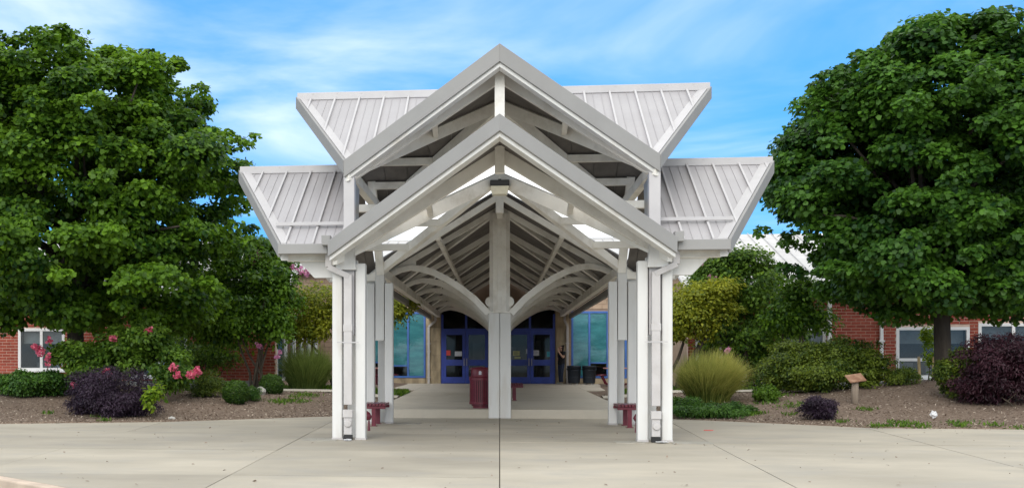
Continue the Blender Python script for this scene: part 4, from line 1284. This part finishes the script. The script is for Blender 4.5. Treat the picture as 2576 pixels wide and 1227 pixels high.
shrub('green_shrub', 'bright green bush squeezed between the maple trunk and the wine purple bush', 2412, 1000, 58, 125, 28.6, M['yew'], .07, 50, 110, OVAL, 83, (.16, .32))
shrub('yew_hedge', 'broad flat topped yew mass behind the lectern sign', 2065, 1000, 160, 130, 32.0, M['yew'], .075, 130, 75, OVAL, 89, (.18, .38), 'hedge',
      extra=[(-95, -.2, 45, 70, 50, 34), (95, 0, 62, 76, 66, 40), (0, -.5, 35, 140, 42, 40), (10, 0, 85, 120, 48, 40)])
shrub('low_shrub', 'low spreading green shrub under the window left of the right maple trunk', 2270, 1000, 58, 46, 31.0, M['yew'], .07, 26, 100, SLIM, 97, (.14, .28))
def ball(label, px, cy, r_px, y, seed):
    global rng
    keep = rng; rng = np.random.default_rng(seed)
    q = stand(px, y); r_ = tree_root('ball_shrub', q, label, 'shrub', 'clipped boxwood balls')
    R0 = r_px * y / 2900
    c = np.array(rel(px, cy, y, r_)); c[0] = c[1] = 0
    n = 9000; d = unit(n)
    bumps = 1 + .035 * np.sin(d[:, 0] * 9 + 2 * d[:, 2] * 5) + .03 * np.sin(d[:, 1] * 13 + seed) + .03 * np.sin(d[:, 2] * 11)
    P_ = c + d * (R0 * bumps * (.80 + .22 * rng.uniform(size=n) ** .7))[:, None] * np.array([1, 1, .96])
    ok = P_[:, 2] > .01
    leaf_obj('crown', P_[ok], (d + rng.normal(size=(n, 3)) * .55)[ok], (d + rng.normal(size=(n, 3)) * .6 + np.array([0, 0, .3]))[ok], rng.uniform(.022, .05, ok.sum()), OVAL, M['box'], r_, rng.uniform(0, .8, ok.sum()) + .2 * d[ok, 2])
    MB().tube([(0, 0, -.1), (0, 0, c[2])], [.03, .02], 7).build('stem', M['stem'], r_)
    rng = keep
ball('clipped round boxwood ball nearest the plaza on the left', 594, 987, 34, 29.6, 101)
ball('clipped dark round boxwood ball set further back near the pale stone', 683, 969, 31, 32.6, 103)
shrub('spreading_yew', 'dark wide spreading yew left of the two boxwood balls', 525, 1000, 62, 66, 30.6, M['yew'], .065, 34, 110, SLIM, 107, (.15, .3))
shrub('spreading_yew', 'small green spreading yew squeezed between the two boxwood balls', 634, 1005, 26, 36, 30.4, M['juniper'], .06, 14, 100, SLIM, 108, (.1, .2))
shrub('low_shrub', 'low leafy green shrubs in front of the left brick window', 90, 1005, 105, 70, 29.0, M['juniper'], .08, 60, 110, OVAL, 109, (.16, .34), extra=[(-70, 0, 30, 60, 40, 14)])
shrub('juniper', 'dark green mat of prostrate juniper before the golden grass', 1800, 1030, 112, 34, 28.2, M['juniper'], .075, 70, 80, SLIM, 113, (.12, .24), extra=[(-60, .2, 22, 50, 22, 16)])
shrub('weedy_shrub', 'yellow-green weedy shrub at the left foot of the yew mass', 1925, 1000, 34, 40, 30.2, M['weed'], .07, 14, 90, OVAL, 127, (.1, .2))
shrub('weedy_shrub', 'bright leafy shrub tucked against the front right post', 1706, 1000, 22, 44, 29.2, M['weed'], .07, 14, 90, OVAL, 131, (.1, .2))
q = stand(380, 25.95)
r_ = tree_root('sapling', q, 'lime green seedling with big leaves poking out of the left purple bush', 'sapling')
bushtree(r_, [blob(380, 1000, 25.6, r_, 22, 34, 14), blob(398, 985, 25.6, r_, 14, 22, 6)], 11, .13, M['bright'], 4, .08, .012, OVAL, 137, (.1, .18))
# young staked tree in front of the right window
q = stand(2332, 36.0)
r_ = tree_root('sapling', q, 'thin staked sapling with light leaves before the right window', 'sapling')
bushtree(r_, [blob(2332, 850, 36, r_, 20, 36, 14), blob(2338, 905, 36, r_, 14, 22, 7)], 38, .085, M['bright'], 2, .02, .016, OVAL, 139, (.12, .22))
for i, (px, t_) in enumerate(((2314, 'left'), (2347, 'right'))):
    q = stand(px, 35.6)
    o = MB().box(-.035, .035, -.02, .02, -.1, .92).box(-.03, .03, -.018, .018, .93, .95).build('wooden_stake', M['stake'])
    o.location = q; o.rotation_euler = (0, R(2 if i else -2), .2)
    tag(o, ('pale wooden stake on the side of the lectern, tied to the sapling', 'pale wooden stake next to the maple trunk, tied to the sapling')[i], 'stake', 'stakes of the sapling')
# seedling and stakes in front of the left window
q = stand(150, 31.5)
r_ = tree_root('sapling', q, 'tiny lime leaved sapling under the left brick window', 'sapling')
bushtree(r_, [blob(140, 905, 31.5, r_, 22, 20, 10), blob(178, 925, 31.5, r_, 20, 16, 8)], 40, .075, M['bright'], 3, .04, .014, OVAL, 149, (.1, .2))

# --- ornamental grasses
def grass_clump(name, label, px, y, h, r, n, m, seed, group=None, lean=(0, 0), wid=.012, cat='ornamental grass'):
    global rng
    keep = rng; rng = np.random.default_rng(seed)
    q = stand(px, y)
    root = tree_root(name, q, label, cat, group)
    a = rng.uniform(0, 2 * PI, n); r0 = r * .58 * np.sqrt(rng.uniform(size=n))
    L_ = h * (.35 + .8 * rng.uniform(size=n) ** .6); out_ = r * (.02 + .80 * rng.uniform(size=n) ** .9)
    seg = 4; V_ = np.zeros((n, (seg + 1) * 2, 3))
    side = np.stack([-np.sin(a + rng.normal(size=n) * 1.1), np.cos(a + rng.normal(size=n) * 1.1), np.zeros(n)], 1)
    for k in range(seg + 1):
        t = k / seg
        rad = r0 + out_ * t ** 1.45
        z = L_ * (t * 1.12 - .55 * t ** 2.4 * (out_ / r))
        c = np.stack([rad * np.cos(a) + lean[0] * t * t, rad * np.sin(a) + lean[1] * t * t, z], 1)
        w_ = wid * (1 - .85 * t)
        V_[:, k * 2] = c - side * w_; V_[:, k * 2 + 1] = c + side * w_
    k = (seg + 1) * 2
    base = (np.arange(n) * k)[:, None, None]
    f = np.array([[2 * i, 2 * i + 1, 2 * i + 3, 2 * i + 2] for i in range(seg)])[None] + base
    f = f.reshape(-1, 4)
    me = bpy.data.meshes.new('blades')
    me.vertices.add(n * k); me.vertices.foreach_set('co', V_.astype(np.float32).ravel())
    me.loops.add(f.size); me.loops.foreach_set('vertex_index', f.astype(np.int32).ravel())
    me.polygons.add(len(f)); me.polygons.foreach_set('loop_start', np.arange(0, f.size, 4, dtype=np.int32))
    me.update(calc_edges=True)
    at_ = me.attributes.new('tint', 'FLOAT', 'FACE')
    tt = np.repeat(rng.uniform(0, .75, n) + .40 * (np.cos(a) * .5 + .5) - .12, seg) + np.tile(np.linspace(-.15, .3, seg), n)
    at_.data.foreach_set('value', np.clip(tt, 0, 1).astype(np.float32))
    me.materials.append(m)
    link('blades', me, root)
    rng = keep
    return root
grass_clump('ornamental_grass', 'fountain of golden green grass right of the canopy', 1782, 31.0, 1.18, 0.90, 8000, M['gold'], 151, 'ornamental grass clumps', (.10, 0), .008)
grass_clump('ornamental_grass', 'tall dull green grass clump left of the canopy posts', 772, 37.0, 1.28, .92, 4200, M['grassblade'], 157, 'ornamental grass clumps', (0, 0), .011)

# --- ground cover and loose mulch
def tufts(name, pts, per, h, m, seed, kind='stuff', outline=SLIM, spread=.14):
    global rng
    keep = rng; rng = np.random.default_rng(seed)
    P_ = []
    for (x, y, s) in pts:
        n = int(per * s)
        d = rng.normal(size=(n, 2)) * spread * s
        xx = x + d[:, 0]; yy = y + d[:, 1]
        P_.append(np.stack([xx, yy, bed_z(xx, yy) - .01], 1))
    P_ = np.concatenate(P_); n = len(P_)
    T_ = rng.normal(size=(n, 3)) * .55 + np.array([0, 0, 1.0])
    o = leaf_obj(name, P_, unit(n), T_, h * rng.uniform(.5, 1.2, n), outline, m, None)
    o['kind'] = kind
    rng = keep
    return o
pts = []
for px, py, s in ((700, 1012, 1.2), (725, 1010, 1.6), (755, 1008, 1.3), (745, 998, .8), (770, 992, 1.3), (775, 996, 1), (250, 1062, .6), (265, 1058, .5), (2205, 1073, .8), (2235, 1072, 1), (2258, 1064, .8), (2280, 1073, .8), (2298, 1066, 1),
                  (2320, 1074, .6), (2413, 1064, 1.2), (2416, 1072, .8), (1860, 1042, 1.0), (1890, 1042, .8), (1900, 1040, 1), (1985, 1043, .7), (1770, 1046, 1.1), (1785, 1048, .8), (2355, 1020, .6), (1955, 1012, 1.6), (1990, 1005, 1.5), (1935, 1010, 1.2),
                  (2500, 1070, .8), (2560, 1076, .7), (2080, 1040, .8), (2120, 1062, .6), (120, 1040, .5), (1730, 1030, 1), (2180, 1000, .8), (2155, 1010, .7)):
    p = ground_at(px, py); pts.append((p.x, p.y, s))
tufts('weeds', pts, 110, .10, M['weed'], 163)
# wood chips over the bed, thickest where the bed is bare
n = 56000
xx = rng.uniform(-18, 18, n); ee = rng.uniform(0.02, 1, n) ** 1.5 * 10.5
ee[:900] = -rng.exponential(.09, 900)
yy = edge(xx) + ee
ok = (np.abs(xx) > 3.2)
xx, yy = xx[ok], yy[ok]; n = len(xx)
P_ = np.stack([xx, yy, np.maximum(bed_z(xx, yy), np.where(yy < edge(xx), .0, -9)) + .012], 1)
Nn = np.array([0, 0, 1.0]) + rng.normal(size=(n, 3)) * .45
o = leaf_obj('mulch_chips', P_, Nn, unit(n), rng.uniform(.016, .062, n), [(-.2, 0, 0), (.2, 0, 0), (.16, 1, 0), (-.14, .9, 0)], M['chip'], None, rng.uniform(0, 1, n) ** 1.8)
o['kind'] = 'stuff'
# grass spilling at the back of the beds
n = 9000
xx = np.where(rng.uniform(size=n) < .5, rng.uniform(-7.5, -3.1, n), rng.uniform(4, 11, n)); yy = rng.uniform(36.6, 39.5, n)
xx[:700] = rng.uniform(-3.5, -2.95, 700); yy[:700] = rng.uniform(36.2, 39.5, 700)
P_ = np.stack([xx, yy, bed_z(xx, yy) - .01], 1)
P_[:700, 2] = walk_z(yy[:700]) - .02
P_ = P_[(np.abs(xx) > 3.08)]; n = len(P_)
o = leaf_obj('grass', P_, unit(n), rng.normal(size=(n, 3)) * .4 + np.array([0, 0, 1.]), rng.uniform(.08, .2, n), SLIM, M['weed'], None); o['kind'] = 'stuff'
# dead leaves and grit on the concrete
n = 260
xx = rng.uniform(-9, 9, n); yy = rng.uniform(11, 27, n)
P_ = np.stack([xx, yy, np.full(n, .012)], 1)
o = leaf_obj('dry_leaf_litter', P_, np.array([0, 0, 1.]) + rng.normal(size=(n, 3)) * .25, unit(n), rng.uniform(.02, .06, n), OVAL, M['chip'], None, rng.uniform(0, .5, n)); o['kind'] = 'stuff'

# ================================================================== SMALL THINGS
# pale stone by the boxwoods and stones along the bed
def rock(loc, s, label, seed):
    rr = np.random.default_rng(seed)
    bm = bmesh.new(); bmesh.ops.create_icosphere(bm, subdivisions=2, radius=1)
    for v in bm.verts:
        v.co = Vector((v.co.x * s[0], v.co.y * s[1], v.co.z * s[2])) * (1 + rr.normal() * .09)
    me = bpy.data.meshes.new('stone'); bm.to_mesh(me); bm.free(); me.materials.append(M['stone'])
    o = link('stone', me, None, loc); tag(o, label, 'stone')
rock(ground_at(655, 992) + Vector((0, 0, .08)), (.17, .15, .16), 'pale rounded stone between the two boxwood balls', 3)
rock(ground_at(432, 1060) + Vector((0, 0, .02)), (.09, .07, .05), 'small grey stone lying at the foot of the left purple bush', 4)

# crumpled white plastic on the mulch
def crumple(loc, s, label, seed, flat=1.0):
    rr = np.random.default_rng(seed)
    bm = bmesh.new(); bmesh.ops.create_icosphere(bm, subdivisions=3, radius=1)
    for v in bm.verts:
        k = 1 + rr.normal() * .2
        v.co = Vector((v.co.x * s[0] * k, v.co.y * s[1] * k, v.co.z * s[2] * k * flat))
    me = bpy.data.meshes.new('plastic_litter'); bm.to_mesh(me); bm.free(); me.materials.append(M['litter'])
    o = link('plastic_litter', me, None, loc); tag(o, label, 'litter')
crumple(ground_at(2349, 1052) + Vector((0, 0, .09)), (.07, .06, .075), 'crumpled white plastic bag lying on the mulch at right', 5)
crumple(Vector((-2.62, 19.72, .02)), (.07, .05, .015), 'torn white wrapper at the foot of the front left post', 6)
crumple(Vector((2.72, 19.74, .02)), (.10, .045, .014), 'flattened pale wrapper at the foot of the front right post', 7)
crumple(at(2415, 1065, 0.0) + Vector((-.1, 0, .02)), (.14, .05, .018), 'thin tangled scrap on the paving beside the rear right bench', 8)
o = MB().extr([(-.09, 0), (.10, .01), (.06, .045), (-.05, .04)], 'z', 0, .012).build('red_scrap', M['paper_red'])
o.location = at(1782, 1082, .005); tag(o, 'red scrap lying on the plaza right of the canopy', 'litter')

# lectern sign on a post
q = ground_at(2151, 992)
sg = empty('lectern_sign', q, .15, 'slanted rusty sign board on a weathered wooden post in the mulch', 'sign')
MB().tube([(0, 0, -.15), (0, 0, .3), (.005, 0, .56)], [.088, .082, .078], 12).build('post', M['post_wood'], sg, smooth=True)
o = MB().box(-.20, .20, -.155, .155, 0, .03).build('sign_board', M['rust'], sg, bevel=.006)
o.location = (0, -.02, .61); o.rotation_euler = (R(33), R(-8), 0)
o2 = MB().box(-.08, .08, -.10, .10, -.05, 0).build('bracket', M['post_wood'], sg)
o2.location = (0, -.02, .615); o2.rotation_euler = (R(33), R(-8), 0)

# slatted maroon litter bin with hooded top
tz = float(walk_z(28.4))
bn = empty('slatted_bin', (-.46, 28.45, tz), 0, 'maroon slatted steel litter bin beside the first centre post', 'litter bin')
MB().lathe([(.20, 0), (.20, .06), (.235, .06), (.235, .09), (.0, .09)], 28).build('base', M['maroon'], bn)
MB().lathe([(.275, .10), (.288, .10), (.288, .155), (.275, .155)], 32, cap=False).build('bottom_band', M['maroon'], bn)
MB().lathe([(.275, .69), (.292, .69), (.292, .75), (.275, .75)], 32, cap=False).build('top_band', M['maroon'], bn)
MB().lathe([(.0, .1), (.235, .1), (.245, .72), (.225, .72)], 24, cap=False).build('liner', M['black'], bn)
sl = MB().box(-.017, .017, -.005, .005, .11, .74).mesh('slat', M['maroon'])
for k in range(34):
    a = 2 * PI * k / 34
    link('slat', sl, bn, (.272 * math.cos(a), .272 * math.sin(a), 0), a + PI / 2)
hood = MB()
n = 32
pr = [(.285, .75), (.292, .78), (.292, .965), (.25, 1.0), (.0, 1.02)]
hood.lathe(pr, n, cap=False)
keepf = []
for f in hood.f:
    c = sum((Vector(hood.v[i]) for i in f), Vector()) / len(f)
    a = math.atan2(c.y, c.x)
    if .80 < c.z < .95 and (abs(a) < .75 or abs(abs(a) - PI) < .6): continue
    keepf.append(f)
hood.f = keepf
h = hood.build('hood', M['maroon'], bn, smooth=True)
s_ = h.modifiers.new('skin', 'SOLIDIFY'); s_.thickness = .012
MB().box(-.012, .012, -.001, .001, .0, .075).build('emblem', M['paper_white'], bn, loc=(-.035, -.293, .83))
MB().box(-.012, .012, -.001, .001, .0, .075).build('emblem', M['paper_white'], bn, loc=(.0, -.295, .83))
MB().box(-.035, .012, -.001, .001, .0, .012).build('emblem', M['paper_white'], bn, loc=(-.01, -.2945, .905))

# maroon slatted benches
def bench(loc, rz, L_, label, wid=.50, n=7):
    b = empty('slatted_bench', loc, rz, label, 'bench', 'maroon slatted benches')
    m_ = MB().box(-wid / n * .36, wid / n * .36, 0, L_, .43, .475).mesh('slat', M['maroon'])
    for k in range(n):
        link('slat', m_, b, (-wid / 2 + wid / n * (k + .5), 0, 0))
    for y in (.03, L_ - .09):
        MB().box(-wid / 2, wid / 2, y, y + .06, .365, .425).build('cross_rail', M['maroon'], b, bevel=.008)
        MB().box(-.045, .045, y + .0, y + .06, .0, .365).build('leg', M['maroon'], b, bevel=.006)
        MB().box(-.075, .075, y - .05, y + .10, .0, .012).build('foot', M['maroon'], b)
    return b
bench((-2.66, 24.15, 0), 0, 0.98, 'maroon slatted bench at the rear left posts')
bench((2.68, 24.15, 0), 0, 0.98, 'maroon slatted bench at the rear right posts')
bench((.42, 32.9, float(walk_z(32.9))), 0, 1.7, 'maroon slatted bench behind the first centre post', .50)

# maroon ground spot lamps by the posts
for i, (x, y, lab) in enumerate(((-2.87 + .32, 24.0, 'small maroon spot lamp low beside the front left post'), (2.83, 23.6, 'small maroon spot lamp with bright lens beside the front right post'))):
    x = (at(926, 1045, .19).x + .02) if i == 0 else at(1597, 1045, .19).x
    y = 22.6
    x = (926 - 1257) / 2900 * y if i == 0 else (1594 - 1257) / 2900 * y
    s_ = empty('spot_lamp', (x, y, 0), R(20 if i else 160), lab, 'spot lamp', 'maroon spot lamps at the posts')
    MB().tube([(0, 0, 0), (0, 0, .12), (0, 0, .2)], [.03, .018, .018], 8).build('stem', M['maroon'], s_)
    c = MB().lathe([(.0, 0), (.05, .0), (.085, .07), (.092, .16), (.08, .16), (.07, .1), (.0, .1)], 18, cap=False)
    o = c.build('lamp_head', M['maroon'], s_, smooth=True); o.location = (-.03, 0, .25); o.rotation_euler = (R(0), R(62), 0)
    c = MB().lathe([(.0, .105), (.072, .105), (.0, .12)], 18, cap=False)
    o = c.build('lens', M['litter'], s_); o.location = (-.03, 0, .25); o.rotation_euler = (R(0), R(62), 0)

# dark round rubbish bins
def can(px, label):
    p = at_y(px, 964, 49.3); z = float(walk_z(49.3))
    c = empty('round_bin', (p.x, 49.3, z), random.uniform(-.4, .4), label, 'rubbish bin', 'dark round bins by the doors')
    MB().lathe([(.245, .06), (.255, .08), (.285, .72), (.295, .72), (.295, .76), (.30, .78), (.28, .80), (.27, .78), (.255, .12), (.0, .11)], 26).build('barrel', M['can'], c, smooth=True, bevel=0)
    for z_ in (.30, .58):
        MB().lathe([(.262 + (z_ - .08) * .047, z_), (.272 + (z_ - .08) * .047, z_ + .012), (.264 + (z_ - .08) * .047, z_ + .03)], 26, cap=False).build('rib', M['can'], c, smooth=True)
    for s in (-1, 1):
        MB().box(s * .29 - .02, s * .29 + .02, -.06, .06, .62, .68).build('handle', M['can'], c, bevel=.008)
    d = MB().lathe([(.0, .05), (.24, .05), (.24, .075), (.0, .075)], 20, cap=False); d.build('dolly', M['black'], c)
    for k in range(4):
        a = PI / 4 + k * PI / 2
        o = MB().lathe([(.0, -.015), (.028, -.015), (.028, .015), (.0, .015)], 10, cap=False).build('caster', M['litter'], c)
        o.location = (.2 * math.cos(a), .2 * math.sin(a), .027); o.rotation_euler = (R(90), 0, .4)
can(1444, 'dark round plastic bin right next to the standing person')
can(1482, 'dark round plastic bin further from the person, under the teal window')

# round picnic table with pedestal, and its seats
def table(x, y, label, seats):
    z = float(walk_z(y))
    t = empty('round_table', (x, y, z), 0, label, 'table', 'round tables by the windows')
    MB().lathe([(.0, .70), (.50, .70), (.52, .715), (.52, .735), (.50, .75), (.0, .75)], 32, cap=False).build('tabletop', M['pink_top'], t, smooth=False)
    for a in (0, PI / 2, PI, 1.5 * PI):
        o = MB().box(.10, .16, -.03, .03, .02, .70).build('leg', M['maroon'], t); o.rotation_euler = (0, 0, a + .5)
    MB().lathe([(.0, .0), (.42, .0), (.44, .03), (.0, .04)], 26, cap=False).build('base', M['maroon'], t)
    for a in seats:
        s = MB().lathe([(.0, .43), (.18, .43), (.19, .45), (.18, .47), (.0, .475)], 20, cap=False)
        o = s.build('seat', M['maroon'], t); o.location = (.82 * math.cos(a), .82 * math.sin(a), 0)
        o2 = MB().tube([(0.3 * math.cos(a), .3 * math.sin(a), .04), (.6 * math.cos(a), .6 * math.sin(a), .12), (.82 * math.cos(a), .82 * math.sin(a), .43)], [.03, .03, .03], 8).build('seat_arm', M['maroon'], t)
table(4.65, 46.8, 'round table with faded red top on the right of the walk', [.6, 2.2, 3.8, 5.4])
table(-5.1, 46.5, 'round table with faded red top on the left of the walk', [.3, 1.9, 3.5, 5.1])

# notices taped to the door glass
def paper(px, py, wpx, hpx, m, label, lines=0):
    y = BY - .025
    p = at_y(px, py, y); k = y / 2900
    a, b = wpx * k / 2, hpx * k / 2
    o = MB().box(-a, a, -.002, .002, -b, b).build('paper_notice', M[m]); o.location = (p.x, y + .02, p.z)
    for i in range(lines):
        zz = b * .55 - i * b * 1.3 / max(lines, 1)
        MB().box(-a * .7, a * (.4 + .3 * (i % 2)), -.0035, -.0025, zz - .006, zz + .006).build('printed_line', M['ink'], o)
    tag(o, label, 'notice', 'paper notices on the doors')
paper(1125, 887, 17, 13, 'paper_red', 'red paper notice on the leftmost blue door')
paper(1153, 889, 18, 12, 'paper_white', 'pale notice beside the red paper on the leftmost door')
paper(1299, 888, 17, 12, 'paper_yellow', 'yellowish notice on the glass just right of the centre post', 3)
paper(1302, 899, 15, 5, 'paper_yellow', 'narrow pale strip notice below the yellowish one')
paper(1327, 883, 8, 12, 'paper_white', 'small pale notice between the yellowish and white ones', 2)
paper(1347, 887, 18, 13, 'paper_white', 'white typed notice on the rightmost blue door', 3)
paper(1385, 890, 18, 13, 'paper_cyan', 'cyan notice on the rightmost blue door', 2)
paper(1343, 914, 13, 9, 'paper_blue', 'dark blue notice under the white typed one')

# ------------------------------------------------------------------ the person by the doors
def skin_obj(name, verts, edges, radii, m, parent, root_i=0, sub=2):
    me = bpy.data.meshes.new(name)
    me.from_pydata(verts, edges, [])
    o = link(name, me, parent)
    md = o.modifiers.new('skin', 'SKIN'); md.use_smooth_shade = True
    for i, r in enumerate(radii):
        sv = me.skin_vertices[0].data[i]
        sv.radius = r if isinstance(r, tuple) else (r, r)
    me.skin_vertices[0].data[root_i].use_root = True
    s = o.modifiers.new('sub', 'SUBSURF'); s.levels = sub; s.render_levels = sub
    me.materials.append(m)
    return o
pp = at_y(1412, 966, 49.75)
per_ = empty('person', (pp.x, 49.75, float(walk_z(49.75))), R(32), 'woman in black top and dark jeans leaning by the doors, hand at her face', 'person')
# local: she faces -X; her right is +Y, left is -Y (towards the viewer after the turn)
V_, E_, R_ = [], [], []
def chain(start, pts):
    prev = start
    for p, r in pts:
        V_.append(p); R_.append(r); i = len(V_) - 1
        if prev is not None: E_.append((prev, i))
        prev = i
    return prev
pel = chain(None, [((0, 0, .93), (.13, .16))])
chest = chain(pel, [((.01, 0, 1.10), (.115, .145)), ((.0, 0, 1.27), (.12, .155))])
neck = chain(chest, [((-.005, 0, 1.40), .06), ((-.02, 0, 1.46), .052)])
chain(neck, [((-.035, 0, 1.55), .085), ((-.04, 0, 1.62), .075)])
def hand(i, w, d, side):
    w = Vector(w); d = Vector(d).normalized(); side = Vector(side).normalized(); n = d.cross(side)
    pal = chain(i, [(tuple(w + d * .07), (.030, .020))])
    for k, (o, l) in enumerate(((-.028, .062), (-.010, .075), (.010, .070), (.028, .055))):
        b = w + d * .10 + side * o
        chain(pal, [(tuple(b), .009), (tuple(b + d * l * .5 + n * .006), .0085), (tuple(b + d * l * .85 + n * .02), .007)])
    chain(i, [(tuple(w + d * .035 - side * .04), .011), (tuple(w + d * .07 - side * .055 + n * .012), .009)])
# far arm folded across the belly; near arm bent up to the face
sr = chain(chest, [((.0, .17, 1.35), .058)])
er = chain(sr, [((.02, .24, 1.10), .046), ((-.10, .19, 1.03), .040), ((-.20, .04, 1.06), .031)])
hand(er, (-.20, .04, 1.06), (-.3, -1, .25), (0, .2, 1))
sl_ = chain(chest, [((.0, -.17, 1.35), .058)])
el = chain(sl_, [((-.05, -.24, 1.11), .046), ((-.14, -.18, 1.24), .040), ((-.19, -.07, 1.40), .031)])
hand(el, (-.19, -.07, 1.40), (.25, .45, 1), (1, 0, 0))
for s, fx in ((1, .02), (-1, -.06)):
    h = chain(pel, [((.0, s * .085, .86), .095)])
    k = chain(h, [((fx * .5 - .02, s * .10, .50), .062), ((fx, s * .10, .28), .056), ((fx + .03, s * .10, .09), .040)])
    chain(k, [((fx - .05, s * .105, .05), .036), ((fx - .15, s * .11, .03), .028)])
skin_obj('body', V_, E_, R_, M['skin'], per_, 0)
# top with short sleeves
V_, E_, R_ = [], [], []
a = chain(None, [((.0, 0, .80), (.150, .185)), ((.0, 0, .88), (.158, .196)), ((.005, 0, .97), (.155, .19))])
b = chain(a, [((.012, 0, 1.08), (.148, .178)), ((.0, 0, 1.26), (.145, .178)), ((-.004, 0, 1.39), (.075, .09))])
mid_i = 4
for s in (1, -1):
    E_pts = [((.0, s * .17, 1.345), .078), ((.012 if s > 0 else -.03, s * .212, 1.21), .066)]
    prev = mid_i
    chain(prev, E_pts)
skin_obj('shirt', V_, E_, R_, M['shirt'], per_, 0)
V_, E_, R_ = [], [], []
a = chain(None, [((.0, 0, 1.02), (.115, .145))]); a = chain(a, [((.0, 0, .93), (.142, .178))])
for s, fx in ((1, .02), (-1, -.06)):
    chain(a, [((.0, s * .085, .84), .112), ((fx * .5 - .02, s * .10, .50), .083), ((fx, s * .10, .26), .078), ((fx + .02, s * .10, .06), .074)])
skin_obj('jeans', V_, E_, R_, M['jeans'], per_, 0)
for s, fx in ((1, .02), (-1, -.06)):
    V_, E_, R_ = [], [], []
    chain(None, [((fx + .045, s * .10, .045), (.045, .04)), ((fx - .06, s * .105, .045), (.048, .038)), ((fx - .17, s * .112, .034), (.040, .030))])
    skin_obj('shoe', V_, E_, R_, M['shoe'], per_, 0)
V_, E_, R_ = [], [], []
chain(None, [((-.03, 0, 1.665), .088), ((.018, 0, 1.62), .108), ((.045, 0, 1.50), .085), ((.055, 0, 1.40), .06), ((.055, 0, 1.33), .035)])
chain(0, [((.02, .062, 1.57), .045), ((.02, .075, 1.46), .036), ((.015, .07, 1.38), .02)])
chain(0, [((.02, -.062, 1.57), .045), ((.02, -.075, 1.46), .036), ((.015, -.07, 1.38), .02)])
skin_obj('hair', V_, E_, R_, M['hair'], per_, 0)
for s in (1, -1):
    MB().lathe([(.0, -.008), (.009, 0), (.0, .008)], 8, cap=False).build('eye', M['hair'], per_, loc=(-.117, s * .032, 1.575))
MB().add([(-.118, -.012, 1.53), (-.118, .012, 1.53), (-.140, 0, 1.535), (-.118, 0, 1.58)], [(0, 1, 2), (0, 2, 3), (1, 3, 2), (0, 3, 1)]).build('nose', M['skin'], per_)
MB().box(-.116, -.108, -.022, .022, 1.500, 1.507).build('mouth', M['paper_red'], per_)
for s in (1, -1):
    MB().lathe([(.0, -.006), (.022, -.004), (.022, .004), (.0, .006)], 10, cap=False).build('ear', M['skin'], per_, loc=(-.02, s * .085, 1.56))
